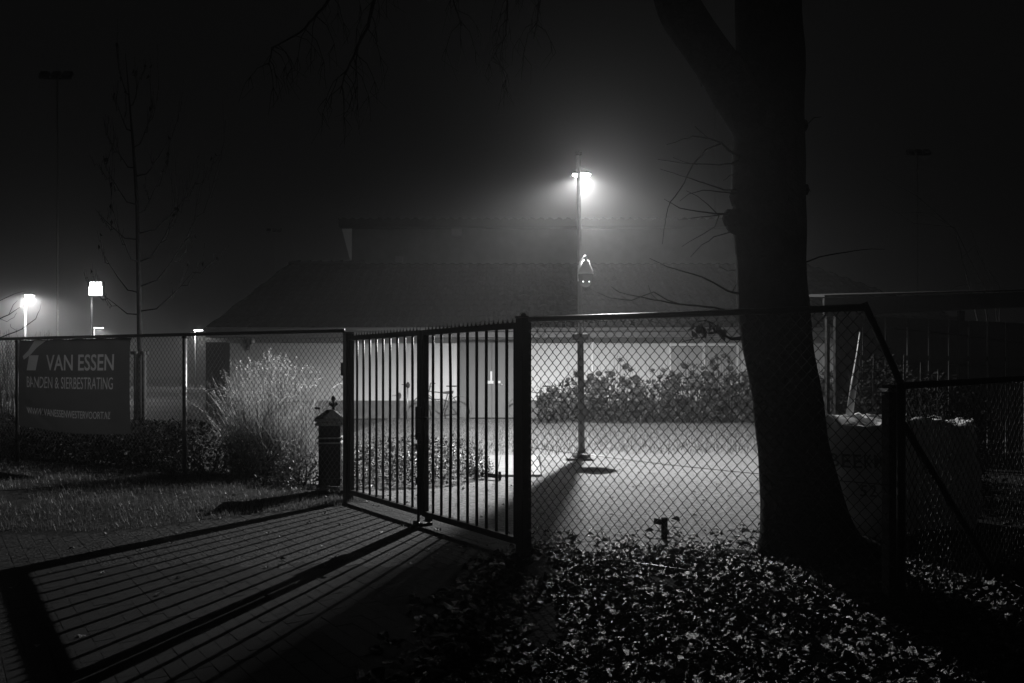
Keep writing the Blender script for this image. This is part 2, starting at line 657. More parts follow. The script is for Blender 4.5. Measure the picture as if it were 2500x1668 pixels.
box('door_frame', 'door', (dx0 + .02, BY - .045, (dz0 + dz1) / 2), (.055, .09, dz1 - dz0), bld)
box('door_frame', 'door', (dx1 - .02, BY - .045, (dz0 + dz1) / 2), (.055, .09, dz1 - dz0), bld)
box('door_rebate', 'door', ((dx0 + dx1) / 2, BY - .012, (dz0 + dz1) / 2), (dx1 - dx0 - .1, .012, dz1 - dz0), bld)
box('door_head', 'white', ((dx0 + dx1) / 2, BY - .045, dz1 + .027), (dx1 - dx0, .09, .05), bld)
# window behind the shrubs
wa, wb = at(1634, 824, BY), at(1800, 940, BY)
win = MB()
zc, zh = (wa.z + wb.z) / 2, wa.z - wb.z
for xx in (wa.x, (wa.x + wb.x) / 2, wb.x):
    win.box((xx, BY - .04, zc), (.07, .10, zh))
for zz in (wa.z, wa.z - .22, wb.z):
    win.box(((wa.x + wb.x) / 2, BY - .035, zz), (wb.x - wa.x - .08, .085, .06))
wf = win.build('window', 'white', bld)
for k in range(2):
    xa = wa.x + .035 + k * (wb.x - wa.x) / 2
    xb = wa.x - .035 + (k + 1) * (wb.x - wa.x) / 2
    box('pane', 'glass', ((xa + xb) / 2, BY - .012, zc - .11), (xb - xa, .012, zh - .28), wf)
    box('top_pane', mat('pale_glass', .6, .4, .3), ((xa + xb) / 2, BY - .012, wa.z - .11), (xb - xa, .012, .16), wf)
box('sill', 'white', ((wa.x + wb.x) / 2, BY - .08, wb.z - .06), (wb.x - wa.x + .1, .16, .05), wf)
# wall lamp, unlit, on the left of the facade
p = at(608, 833, BY - .1)
b = MB()
b.lathe((p.x, BY - .16, p.z - .14), [(.02, 0), (.1, .06), (.12, .18), (.09, .26), (.02, .3)], 14)
wl = b.build('wall_lamp', 'iron', bld, smooth=True)
box('wall_bracket', 'iron', (p.x - .04, BY - .06, p.z - .1), (.06, .12, .3), wl)
p = at(618, 832, BY - .2)
b = MB()
b.lathe((p.x, BY - .22, p.z - .1), [(.02, 0), (.055, .05), (.055, .15), (.02, .2)], 12)
b.build('lamp_glass', 'white', wl, smooth=True)
# dark porch cupboard at the left end
a, c = at(508, 836, 22.9), at(556, 1015, 22.9)
pt = box('porch_panel', 'wood_dark', ((a.x + c.x) / 2, 22.9, 1.1), (c.x - a.x, .35, 2.2), bld)

# ------------------------------------------------------------------ yard lamp
def lamp_light(name, loc, power, parent, size=0.05, angle=150, blend=0.35, rot=(0, 0, 0), wing=1.0, back=1.0, nadir=1.0, side=1.0):
    l = bpy.data.lights.new(name, 'SPOT')
    l.energy = power
    l.shadow_soft_size = size
    l.spot_size = R(angle)
    l.spot_blend = blend
    # batwing optic of a street luminaire: more light sideways than straight down
    l.use_nodes = True
    nt = l.node_tree
    em = nt.nodes['Emission']
    geo = nt.nodes.new('ShaderNodeNewGeometry')
    sep = nt.nodes.new('ShaderNodeSeparateXYZ')
    ab = nt.nodes.new('ShaderNodeMath')
    ab.operation = 'ABSOLUTE'
    mr = nt.nodes.new('ShaderNodeMapRange')
    mr.inputs['From Min'].default_value = 0.95
    mr.inputs['From Max'].default_value = 0.40
    mr.inputs['To Min'].default_value = nadir
    mr.inputs['To Max'].default_value = wing
    nt.links.new(geo.outputs['Incoming'], sep.inputs[0])
    nt.links.new(sep.outputs['Z'], ab.inputs[0])
    nt.links.new(ab.outputs[0], mr.inputs['Value'])
    # forward throw: the optic faces the building (+Y)
    mr2 = nt.nodes.new('ShaderNodeMapRange')
    mr2.inputs['From Min'].default_value = -0.93
    mr2.inputs['From Max'].default_value = -0.40
    mr2.inputs['To Min'].default_value = back
    mr2.inputs['To Max'].default_value = 1.0
    nt.links.new(sep.outputs['Y'], mr2.inputs['Value'])
    mu = nt.nodes.new('ShaderNodeMath')
    mu.operation = 'MULTIPLY'
    nt.links.new(mr.outputs['Result'], mu.inputs[0])
    nt.links.new(mr2.outputs['Result'], mu.inputs[1])
    mr3 = nt.nodes.new('ShaderNodeMapRange')
    mr3.inputs['From Min'].default_value = -0.1
    mr3.inputs['From Max'].default_value = 0.5
    mr3.inputs['To Min'].default_value = 1.0
    mr3.inputs['To Max'].default_value = side
    nt.links.new(sep.outputs['X'], mr3.inputs['Value'])
    mu2 = nt.nodes.new('ShaderNodeMath')
    mu2.operation = 'MULTIPLY'
    nt.links.new(mu.outputs[0], mu2.inputs[0])
    nt.links.new(mr3.outputs['Result'], mu2.inputs[1])
    mr4 = nt.nodes.new('ShaderNodeMapRange')
    mr4.inputs['From Min'].default_value = -0.75
    mr4.inputs['From Max'].default_value = -0.20
    mr4.inputs['To Min'].default_value = side * .75
    mr4.inputs['To Max'].default_value = 1.0
    nt.links.new(sep.outputs['X'], mr4.inputs['Value'])
    mu3 = nt.nodes.new('ShaderNodeMath')
    mu3.operation = 'MULTIPLY'
    nt.links.new(mu2.outputs[0], mu3.inputs[0])
    nt.links.new(mr4.outputs['Result'], mu3.inputs[1])
    nt.links.new(mu3.outputs[0], em.inputs['Strength'])
    o = bpy.data.objects.new(name, l)
    col.objects.link(o)
    o.parent = parent
    o.matrix_parent_inverse = Matrix.Translation(-parent.location)
    o.location = loc
    o.rotation_euler = rot
    return o


yl = thing('lamp_post', LAMP, 'tall slim lamp post with bright lamp and square collar behind the mesh fence', 'lamp post')
TOPX = 1.085


def pole_x(z):
    return LAMP.x + (TOPX - LAMP.x) * z / 4.7


b = MB()
b.tube([(pole_x(z), LAMP.y, z) for z in (-.05, .6, 1.2, 1.95)], [.055, .054, .052, .050], 16)
b.build('lower_pole', 'pole', yl, smooth=True)
b = MB()
b.tube([(pole_x(z), LAMP.y, z) for z in (1.95, 3.0, 4.0, 4.90)], [.036, .036, .035, .034], 16)
b.build('upper_pole', 'pole', yl, smooth=True)
box('collar', 'pole', (pole_x(1.94), LAMP.y - .01, 1.94), (.25, .2, .11), yl, bevel=.006)
b = MB()
b.lathe((LAMP.x, LAMP.y, 0), [(.15, -.02), (.15, .03), (.10, .06), (.058, .10), (.055, .12)], 18)
b.build('foot', 'pole', yl, smooth=True)
b = MB()
b.lathe((pole_x(4.9), LAMP.y, 4.90), [(.035, 0), (.05, .01), (.05, .05), (.0, .075)], 14)
b.build('cap', 'steel_black', yl, smooth=True)
HX, HY, HZ = 1.166, LAMP.y + .42, 4.67
b = MB()
b.lathe((HX, HY, HZ), [(.02, .10), (.10, .09), (.16, .055), (.175, .02), (.175, .008), (.165, .008), (.15, .05), (.0, .075)], 24)
b.build('lamp_head', 'steel_black', yl, smooth=True)
b = MB()
b.lathe((HX, HY, HZ), [(.001, .045), (.13, .043), (.148, .03), (.14, .012), (.10, .0), (.05, -.006), (.001, -.008)], 24)
b.build('lens', 'lens', yl, smooth=True)
b = MB()
b.bar((pole_x(4.5), LAMP.y, HZ + .1), (HX, HY - .02, HZ + .1), .04)
b.build('bracket', 'steel_black', yl)
lamp_light('lamp_light', (HX, HY, HZ - .03), LAMP_W, yl, size=.015, angle=166, blend=.42, wing=3.7, back=.145, nadir=1.15, side=.52)

# dome camera on the pole
CX, CY, CZ = 1.165, LAMP.y - .36, 2.93
dc = thing('dome_camera', (CX, CY, CZ), 'white dome security camera hung on the lamp post', 'camera')
b = MB()
b.tube([(pole_x(3.1), LAMP.y - .03, 3.02), (pole_x(3.1), LAMP.y - .12, 3.14), (CX, CY + .06, 3.21), (CX, CY, 3.20), (CX, CY, 3.12)], [.026, .024, .024, .026, .03], 10)
b.box((pole_x(3.0), LAMP.y - .045, 2.98), (.07, .03, .26))
b.build('bracket', 'camera_white', dc, smooth=False)
b = MB()
b.lathe((CX, CY, 2.93), [(.045, .215), (.06, .20), (.075, .14), (.115, .05), (.125, .0), (.12, -.005)], 24)
b.build('housing', 'camera_white', dc, smooth=True)
b = MB()
b.lathe((CX, CY, 2.93), [(.118, 0), (.118, -.06), (.108, -.12), (.085, -.17), (.05, -.2), (.0, -.21)], 24)
dm = b.build('dome', 'camera_dome', dc, smooth=True)
for sx in (-1, 1):
    b = MB()
    b.lathe((CX + sx * .046, CY - .088, 2.80), [(0, -.012), (.011, -.006), (.012, 0), (.011, .006), (0, .012)], 10)
    b.build('camera_light', 'led', dm, smooth=True)

# ------------------------------------------------------------------ gate
def gate_post(p, label, h=1.8):
    t = thing('gate_post', p, label, 'gate post', 'posts of the black gate')
    b = MB()
    b.box((p.x, p.y, h / 2 - .05), (.085, .085, h + .1), rz)
    b.build('post', 'steel_black', t, bevel=.004)
    b = MB()
    b.box((p.x, p.y, h + .006), (.092, .092, .012), rz)
    b.build('post_cap', 'steel_black', t)
    return t


gp_l = gate_post(GL, 'black steel gate post on the left, beside the ornate letterbox')
gp_r = gate_post(GR, 'thick black steel gate post where the gate meets the right mesh fence')
for z in (.35, 1.5):
    b = MB()
    b.tube([GL + GD * .06 + Vector((0, 0, z - .05)), GL + GD * .06 + Vector((0, 0, z + .05))], .014, 8)
    b.build('hinge', 'steel_black', gp_l)
    b = MB()
    b.tube([GR - GD * .06 + Vector((0, 0, z - .05)), GR - GD * .06 + Vector((0, 0, z + .05))], .014, 8)
    b.build('hinge', 'steel_black', gp_r)
box('nameplate', mat('grey_plate', .12, .5), (GL - GN * .05 + Vector((-.02, 0, 1.42))), (.05, .006, .14), gp_l, rz)
b = MB()
b.lathe(GR + Vector((0, 0, 1.81)), [(.0, -.01), (.02, 0), (.024, .015), (.015, .028), (.0, .032)], 10)
b.build('finial', 'steel_black', gp_r, smooth=True)

GLEN = (GR - GL).length
MID = GL + GD * (GLEN * 0.513)


def gate_leaf(a, bb, label, lock):
    t = thing('gate_leaf', a, label, 'gate', 'leaves of the black gate')
    zb, zt, w = 0.125, 1.745, .048

    def P(p, z):
        return Vector((p.x, p.y, z))
    for p in (a, bb):
        b = MB()
        b.box(P(p, (zb + zt) / 2), (w, w, zt - zb + w), rz)
        b.build('stile', 'steel_black', t, bevel=.003)
    b = MB()
    b.bar(P(a + GD * w / 2, zb), P(bb - GD * w / 2, zb), w, .05)
    b.build('bottom_rail', 'steel_black', t, bevel=.003)
    b = MB()
    b.bar(P(a + GD * w / 2, zt), P(bb - GD * w / 2, zt), w, .048)
    b.build('top_rail', 'steel_black', t, bevel=.003)
    L = (bb - a).length
    for k in range(9):
        p = a + GD * (L * (k + 1) / 10)
        b = MB()
        bend = .018 if (lock and k == 2) else random.uniform(-.003, .003)
        zs = [zb + .024, .5, .8, 1.1, 1.4, zt - .024]
        b.tube([P(p + GD * bend * math.sin((z - zb) / (zt - zb) * math.pi), z) for z in zs], .0125, 10)
        b.build('bar', 'steel_black', t, smooth=True)
    # comb of anti-climb points
    ex = GD
    n = int(L / .062)
    sp = L / n
    base = zt + .024
    vs, fs = [], []
    prof = []
    for k in range(n):
        s0 = k * sp
        for f, h in ((0, .034), (.1, .016), (.22, .006), (.38, .001), (.5, 0), (.62, .001), (.78, .006), (.9, .016)):
            prof.append((s0 + f * sp, h))
    prof.append((L, .034))
    off = GN * .002
    for s, h in prof:
        q = a + GD * s
        vs += [P(q - off, base - .002), P(q - off, base + h), P(q + off, base + h), P(q + off, base - .002)]
    for i in range(len(prof) - 1):
        k = i * 4
        for m in range(4):
            m2 = (m + 1) % 4
            fs.append((k + m, k + m2, k + 4 + m2, k + 4 + m))
    b = MB()
    b.add(vs, fs)
    b.build('spike_strip', 'steel_black', t)
    return t


A1, B1 = GL + GD * .075, MID - GD * .044
A2, B2 = MID + GD * .044, GR - GD * .075
leaf_l = gate_leaf(A1, B1, 'left leaf of the black barred gate, in front of the low planting', False)
leaf_r = gate_leaf(A2, B2, 'right leaf of the black barred gate, with lock and one bent bar', True)
p = MID - GD * .03
box('lock_case', 'steel_black', (p.x, p.y, .93), (.12, .06, .30), leaf_r, rz, bevel=.006)
b = MB()
q = A2 - GN * .05
b.tube([(q.x, q.y, .985), (q.x - GN.x * .03, q.y - GN.y * .03, .985), (q.x + GD.x * .12, q.y + GD.y * .12, .985)], .011, 8)
b.build('lever_handle', 'steel_black', leaf_r, smooth=True)
q = MID - GN * .045
b = MB()
b.tube([(q.x, q.y, .03), (q.x, q.y, .85)], .013, 8)
b.box((q.x, q.y, .42), (.06, .03, .05), rz)
b.box((q.x, q.y, .72), (.06, .03, .05), rz)
b.build('drop_bolt', 'steel_black', leaf_l)
# cover strip closing the lower half of the gap between the leaves
b = MB()
q = MID + GN * .03
b.box((q.x, q.y, .5), (.08, .006, .72), rz)
b.build('cover_strip', 'steel_black', leaf_r)
gs = thing('gate_stop', (MID.x, MID.y, 0), 'small iron gate stop set in the paving under the gate', 'gate stop')
b = MB()
b.box((MID.x, MID.y, .025), (.16, .12, .05), rz)
b.box((MID.x + GN.x * .06, MID.y + GN.y * .06, .06), (.1, .03, .06), rz)
b.build('block', 'steel_black', gs, bevel=.008)
b = MB()
b.tube([MID - GN * .06 + GD * .04 + Vector((0, 0, .045)), MID - GN * .15 + GD * .1 + Vector((0, 0, .03))], .012, 8)
b.build('catch', 'steel_black', gs)

# ------------------------------------------------------------------ chain-link fences
def chain_mesh(a, d, L, zb, zt, W=.066, H=.078, r=.0028, n=4):
    """woven diamonds: each wire zigzags upwards and hooks its neighbours"""
    b = MB()
    nrm = Vector((-d.y, d.x, 0))
    nw = int(L / (W / 2))
    for k in range(nw):
        s0 = k * W / 2
        top = zt(s0) if callable(zt) else zt
        rows = int((top - zb) / (H / 2))
        pts = []
        for j in range(rows + 1):
            on = (j + k) % 2
            s = s0 + (W / 2 + .0012 if on else -.0012)
            jit = .0025
            wob = .006 * noise.noise((s * 2.1, j * .11, 3.3))
            pts.append(a + d * (s + random.uniform(-jit, jit) * .5) + nrm * ((r if on else -r) + wob) + Vector((0, 0, zb + j * H / 2 + random.uniform(-jit, jit) * .4)))
        if len(pts) > 1:
            b.tube(pts, r, n, cap=False)
    return b


def steel_tube(name, pts, r, parent, m='steel_black', n=10):
    b = MB()
    b.tube(pts, r, n)
    return b.build(name, m, parent, smooth=True)


# left fence
HL = 1.83
LL = 8.1
lf = thing('chain_link_fence', GL, 'mesh fence left of the gate, carrying the banner', 'fence', 'mesh fences beside the gate')
s0 = GL - GD * .0 + LD * .06
posts = [0.14, 2.45, 5.72, 8.0]
for s in posts[1:]:
    p = GL + LD * s
    steel_tube('post', [(p.x, p.y, -.05), (p.x, p.y, HL - .02)], .027, lf, 'galv' if s == 2.45 else 'steel_black', 12)
    b = MB()
    b.lathe((p.x, p.y, HL - .02), [(.031, -.02), (.031, .01), (.0, .03)], 10)
    b.build('post_cap', 'steel_black', lf)
steel_tube('top_rail', [GL + LD * .05 + Vector((0, 0, HL)), GL + LD * LL + Vector((0, 0, HL + .02))], .021, lf)
steel_tube('tension_wire', [GL + LD * .05 + Vector((0, 0, .16)), GL + LD * LL + Vector((0, 0, .17))], .0025, lf, 'wire', 6)
chain_mesh(GL + LD * .05, LD, LL, .10, HL + .03).build('chain_mesh', 'wire', lf, smooth=True, kind='stuff')

# right fence
HRf = 1.80
RD = (RF1 - RF0).normalized()
RLEN = (RF1 - RF0).length
rf = thing('chain_link_fence', RF0, 'tall mesh fence right of the gate in front of the big tree', 'fence', 'mesh fences beside the gate')
steel_tube('top_rail', [RF0 + Vector((0, 0, HRf - .012)), (RF0 + RF1) / 2 + Vector((0, 0, HRf - .02)), RF1 + Vector((0, 0, HRf - .02))], .021, rf)
TOPC = RF1 + RD * .03
steel_tube('sloping_rail', [RF1 + Vector((0, 0, HRf + .005)), CORNER + Vector((0, 0, 1.33))], .020, rf)
RL2 = (CORNER - RF0).length


def rtop(s):
    if s < RLEN:
        return HRf + .012
    f = (s - RLEN) / (RL2 - RLEN)
    return HRf - .47 * f


chain_mesh(RF0, RD, RL2 - .02, .06, rtop, r=.0033).build('chain_mesh', 'wire', rf, smooth=True, kind='stuff')
steel_tube('tension_wire', [RF0 + RD * (RL2 * t) + Vector((0, .006, .835 - .09 * t - .02 * math.sin(t * 3.14))) for t in (0, .2, .4, .6, .8, 1)], .0022, rf, 'wire', 6)
steel_tube('tension_wire', [RF0 + RD * (RL2 * t) + Vector((0, .006, .09)) for t in (0, .5, 1)], .0022, rf, 'wire', 6)
for t in (.0, .0):
    pass
# coil of spare tie wire hanging from the rail near the post
pts = []
for k in range(20):
    a = k / 19 * 2 * math.pi
    q = RF0 + RD * (.10 + .035 * math.cos(a))
    pts.append((q.x, q.y - .01, 1.70 + .045 * math.sin(a)))
steel_tube('tie_wire', pts, .0018, rf, 'wire', 5)

# low fence running back from the corner
HLow = 1.33
lo = thing('chain_link_fence', CORNER, 'lower mesh fence running back from the corner post on the right', 'fence', 'mesh fences beside the gate')
steel_tube('post', [CORNER + Vector((0, 0, -.05)), CORNER + Vector((0, 0, HLow))], .024, lo, n=12)
for s in (1.62, 3.9):
    p = CORNER + LOWD * s
    steel_tube('post', [p + Vector((0, 0, -.05)), p + Vector((0, 0, HLow + .022 * s))], .022, lo, n=10)
steel_tube('top_rail', [CORNER + Vector((0, 0, HLow - .01)), CORNER + LOWD * 4.6 + Vector((0, 0, HLow + .09))], .020, lo)
# raking strut of the corner post
st0 = at(2212, 1010, 4.66)
stf = CORNER + LOWD * 1.15
steel_tube('strut', [(CORNER.x + .01, CORNER.y + .02, 1.12), (stf.x, stf.y, .05)], .021, lo)
chain_mesh(CORNER + LOWD * .02, LOWD, 4.5, .09, lambda q_: HLow + .022 * q_).build('chain_mesh', mat('worn_wire', .05, .22, .9), lo, smooth=True, kind='stuff')
for z0, z1 in ((1.62, 1.60), (1.42, 1.47)):
    pts = []
    for t in (0, .15, .35, .6, 1):
        q = CORNER + LOWD * (4.4 * t)
        pts.append((q.x - .03 * (1 - t), q.y + .02, z0 + (z1 - z0) * t + .03 * math.cos(t * 6)))
    steel_tube('top_wire', pts, .0018, lo, 'wire', 5)
# wooden stake tied beside the corner post
q = at(2177, 940, 4.75)
wp = thing('wooden_post', (q.x, 4.75, 0), 'square weathered wooden post beside the low fence corner', 'post')
box('stake', 'wood', (q.x, 4.75, (q.z) / 2), (.082, .082, q.z), wp, .12, bevel=.006)
box('strap', 'galv', (q.x - .005, 4.75, q.z - .03), (.092, .092, .02), wp, .12)

# ------------------------------------------------------------------ banner on the left fence
def text_curve(body, width, height, x0, y0, bold=0.0, skew=0.0):
    """text as 2-D curve splines scaled into a box whose lower left corner is x0, y0"""
    cu = bpy.data.curves.new('t', 'FONT')
    cu.body = body
    cu.size = 1.0
    cu.offset = bold
    cu.resolution_u = 3
    o = bpy.data.objects.new('t', cu)
    col.objects.link(o)
    bpy.context.view_layer.update()
    me = bpy.data.meshes.new_from_object(o)
    xs = [v.co.x for v in me.vertices]
    ys = [v.co.y for v in me.vertices]
    mx0, mx1, my0, my1 = min(xs), max(xs), min(ys), max(ys)
    for v in me.vertices:
        v.co.x = x0 + (v.co.x - mx0) / (mx1 - mx0) * width
        v.co.y = y0 + (v.co.y - my0) / (my1 - my0) * height
        v.co.z = 0
    bpy.data.objects.remove(o)
    bpy.data.curves.remove(cu)
    return me


def outline_loops(me):
    bm = bmesh.new()
    bm.from_mesh(me)
    bmesh.ops.remove_doubles(bm, verts=bm.verts, dist=1e-5)
    edges = {e for e in bm.edges if len(e.link_faces) == 1}
    loops = []
    while edges:
        e = edges.pop()
        start, v = e.verts[0], e.verts[1]
        loop = [start.co.copy(), v.co.copy()]
        while True:
            nxt = None
            for e2 in v.link_edges:
                if e2 in edges:
                    nxt = e2
                    break
            if nxt is None:
                break
            edges.discard(nxt)
            v = nxt.other_vert(v)
            if v == start:
                break
            loop.append(v.co.copy())
        loops.append([(p.x, p.y) for p in loop])
    bm.free()
    return loops


def inside(lp, x, y):
    c = False
    j = len(lp) - 1
    for i in range(len(lp)):
        xi, yi = lp[i]
        xj, yj = lp[j]
        if (yi > y) != (yj > y) and x < (xj - xi) * (y - yi) / (yj - yi) + xi:
            c = not c
        j = i
    return c


def inlay(w, h, groups, nx, ny):
    """triangulate a w x h sheet with groups of loops cut in; returns [sheet mesh, one print mesh per group]"""
    loops = [lp for g_ in groups for lp in g_]
    V, E = [], []
    for j in range(ny + 1):
        for i in range(nx + 1):
            V.append(Vector((w * i / nx, -h * j / ny)))
    for lp in loops:
        k = len(V)
        V += [Vector(p) for p in lp]
        E += [(k + i, k + (i + 1) % len(lp)) for i in range(len(lp))]
    vo, eo, fo, _, _, _ = delaunay_2d_cdt(V, E, [], 0, 1e-5)
    bbs = [(min(p[0] for p in lp), max(p[0] for p in lp), min(p[1] for p in lp), max(p[1] for p in lp), lp, gi) for gi, g_ in enumerate(groups) for lp in g_]
    bins = [[] for _ in range(len(groups) + 1)]
    for f in fo:
        cx = sum(vo[i].x for i in f) / 3
        cy = sum(vo[i].y for i in f) / 3
        hit = [gi for x0, x1, y0, y1, lp, gi in bbs if x0 < cx < x1 and y0 < cy < y1 and inside(lp, cx, cy)]
        bins[hit[0] + 1 if len(hit) % 2 else 0].append(tuple(f))
    out = []
    for faces in bins:
        used = sorted({i for f in faces for i in f})
        mp = {u: k for k, u in enumerate(used)}
        me = bpy.data.meshes.new('inlay')
        me.from_pydata([(vo[u].x, vo[u].y, 0) for u in used], [], [tuple(mp[i] for i in f) for f in faces])
        out.append(me)
    return out


def grid_cut(me, xs, ys):
    bm = bmesh.new()
    bm.from_mesh(me)
    bmesh.ops.remove_doubles(bm, verts=bm.verts, dist=1e-5)
    for x in xs:
        bmesh.ops.bisect_plane(bm, geom=bm.verts[:] + bm.edges[:] + bm.faces[:], plane_co=(x, 0, 0), plane_no=(1, 0, 0))
    for y in ys:
        bmesh.ops.bisect_plane(bm, geom=bm.verts[:] + bm.edges[:] + bm.faces[:], plane_co=(0, y, 0), plane_no=(0, 1, 0))
    bm.to_mesh(me)
    bm.free()


BW, BH = 2.24, 1.17
# banner hangs on the camera side; x runs to the viewer's right, i.e. towards the gate
B_S0 = (Vector((-6.72, 10.95, 0)) - GL).dot(LD)      # its left edge measured along the fence
lines = [('VAN ESSEN', .264, .868, .180, .355, .012), ('BANDEN & SIERBESTRATING', .083, .865, .425, .55, .0),
         ('WWW.VANESSENWESTERVOORT.NL', .083, .862, .775, .85, .006)]
tmes = [text_curve(t, (u1 - u0) * BW, (v1 - v0) * BH, u0 * BW, -v1 * BH, bold) for t, u0, u1, v0, v1, bold in lines]
logo = [[(.100 * BW, -.185 * BH), (.192 * BW, -.185 * BH), (.166 * BW, -.356 * BH), (.088 * BW, -.356 * BH)],
        [(.150 * BW, -.005 * BH), (.250 * BW, -.005 * BH), (.170 * BW, -.10 * BH), (.115 * BW, -.175 * BH), (.048 * BW, -.235 * BH), (.035 * BW, -.195 * BH), (.09 * BW, -.13 * BH)]]
line_loops = [outline_loops(me) for me in tmes]
banner_me = inlay(BW, BH, [[lp] for lp in logo] + line_loops, 26, 16)
BAN0 = GL + LD * B_S0
BANX = -LD


def drape(x, y):
    u, v = x / BW, -y / BH
    out = .02 + .018 * math.sin(u * 7 + v * 3) * v + .03 * v * math.sin(v * 3.1) * math.sin(u * 3.1)
    # pull folds from the upper left and the two lower corners
    d1 = (v - .32) - 1.05 * (u - .03)
    out += .026 * math.exp(-(d1 / .035) ** 2) * max(0, 1 - u / .45)
    d2 = (v - .78) - .9 * (u - .12)
    out += .026 * math.exp(-(d2 / .04) ** 2) * max(0, 1 - abs(u - .25) / .3)
    d3 = (v - .97) + .75 * (u - .70)
    out += .045 * math.exp(-(d3 / .04) ** 2) * max(0, 1 - abs(u - .8) / .2)
    out += .016 * max(0, 1 - v / .09) * math.sin(u * 42)
    sag = .0
    sag = -.05 * math.sin(u * 3.1) * v * v - .035 * u * v * v + .02 * (1 - v) * math.sin(u * 3.1) * 0
    scal = -.018 * abs(math.sin(u * 17)) * max(0, 1 - v / .08)
    return out, sag + scal


def place_banner(me):
    for vtx in me.vertices:
        x, y = vtx.co.x, vtx.co.y
        o, s = drape(x, y)
        q = BAN0 + BANX * x + LT * (o + .045)
        vtx.co = (q.x, q.y, 1.825 + .0 * x + y + s)
    me.shade_smooth()
    me.update()


for me in banner_me:
    place_banner(me)
bn = thing('banner', BAN0 + Vector((0, 0, .6)), 'dark cloth advertising banner with white lettering tied to the left fence', 'banner')
for nm, me in zip(('cloth', 'logo_block', 'logo_ribbon', 'lettering', 'lettering', 'lettering'), banner_me):
    m = 'banner' if nm == 'cloth' else 'banner_white'
    me.materials.clear()
    me.materials.append(M[m])
    o = bpy.data.objects.new(nm, me)
    col.objects.link(o)
    o.parent = bn
    o.matrix_parent_inverse = Matrix.Translation(-bn.location)
for u in (.02, .27, .5, .73, .98):
    q = BAN0 + BANX * (u * BW) + LT * .02
    b = MB()
    b.tube([(q.x, q.y, 1.79), (q.x + .01, q.y, 1.81), (q.x, q.y + .03, 1.86)], .004, 5)
    b.build('tie', 'wire', bn)

# ------------------------------------------------------------------ ornate letterbox beside the gate
MX, MY = -2.02, 8.85
mb = thing('letterbox', (MX, MY, 0), 'ornate dark cast-iron pedestal letterbox with finial beside the left gate post', 'letterbox')


def sq(b, z0, z1, w0, w1=None, rz0=.15):
    w1 = w1 or w0
    m = Matrix.Rotation(rz0, 3, 'Z')
    vs = []
    for z, w in ((z0, w0), (z1, w1)):
        for sx, sy in ((-1, -1), (1, -1), (1, 1), (-1, 1)):
            q = m @ Vector((sx * w / 2, sy * w / 2, 0))
            vs.append((MX + q.x, MY + q.y, z))
    b.add(vs, [(3, 2, 1, 0), (4, 5, 6, 7), (0, 1, 5, 4), (1, 2, 6, 5), (2, 3, 7, 6), (3, 0, 4, 7)])


b = MB()
sq(b, .14, .80, .235)
b.build('pedestal', 'iron', mb)
b = MB()
sq(b, 0, .05, .36)
sq(b, .052, .09, .32, .29)
b.build('base', 'iron', mb)
for z, w, h in ((.12, .27, .022), (.20, .275, .018), (.60, .262, .016), (.655, .272, .016), (.80, .30, .03), (.845, .315, .028)):
    b = MB()
    sq(b, z, z + h, w)
    b.build('ledge', 'lit_ledge' if z > .5 else 'iron', mb)
b = MB()
sq(b, .875, .97, .33, .07)
b.build('roof', 'iron', mb)
b = MB()
b.lathe((MX + .035, MY, .965), [(.018, 0), (.014, .03), (.03, .05), (.014, .075), (.012, .10), (.027, .125), (.02, .15), (.0, .165)], 12)
for s in (-1, 1):
    b.lathe((MX + .035 + s * .033, MY, 1.035), [(.0, -.022), (.018, -.012), (.021, 0), (.016, .014), (.0, .022)], 10)
b.build('finial', 'iron', mb, smooth=True)
b = MB()
b.tube([(MX - .10, MY - .05, .985), (MX - .16, MY - .05, .99)], .012, 8)
b.build('flag', 'iron', mb)

# ------------------------------------------------------------------ the big tree
def bark_tube(name, pts, rads, parent, n=36, amp=.018, flare=None, sub=6):
    """thick limb with lumpy, ridged bark"""
    P = [Vector(p) for p in pts]
    path, rr = [], []
    for i in range(len(P) - 1):
        p0 = P[max(i - 1, 0)]
        p1, p2 = P[i], P[i + 1]
        p3 = P[min(i + 2, len(P) - 1)]
        for k in range(sub):
            t = k / sub
            q = 0.5 * ((2 * p1) + (-p0 + p2) * t + (2 * p0 - 5 * p1 + 4 * p2 - p3) * t * t + (-p0 + 3 * p1 - 3 * p2 + p3) * t ** 3)
            path.append(q)
            rr.append(rads[i] + (rads[i + 1] - rads[i]) * t)
    path.append(P[-1])
    rr.append(rads[-1])
    b = MB()
    b.tube(path, rr, n)
    vs = []
    for i, q in enumerate(path):
        for k in range(n):
            p = Vector(b.v[i * n + k])
            d = (p - q)
            L = d.length
            a = k / n * 6.283
            f = 1 + (amp / max(L, .02)) * noise.noise((p.x * 5, p.y * 5, p.z * 2.0)) + (amp * .5 / max(L, .02)) * noise.noise((math.cos(a) * 6, math.sin(a) * 6, p.z * 1.3))
            if flare:
                f *= flare(a, p.z)
            vs.append(tuple(q + d * f))
    b.v = vs
    return b.build(name, 'bark', parent, smooth=True)


D = 1.0638
TD = 6.05
tree = thing('tree', at(1870 * D, 1330 * D, TD), 'big bare tree with thick leaning trunk and forked limb behind the right fence', 'tree')
trunk_px = [(1890, 1345, 400), (1872, 1295, 275), (1853, 1240, 212), (1836, 1150, 180), (1818, 1020, 158), (1803, 900, 152), (1785, 800, 156), (1773, 700, 160),
            (1768, 600, 157), (1765, 480, 158), (1765, 380, 156), (1768, 280, 150), (1769, 150, 142), (1765, 0, 148), (1770, -300, 140), (1775, -700, 110)]
tp, tr = [], []
for x, y, w in trunk_px:
    tp.append(at(x * D, y * D, TD))
    tr.append(w * D / 2 * TD / F_PX)
tp.insert(0, tp[0] + Vector((.02, 0, -.12)))
tr.insert(0, tr[0] * 1.25)


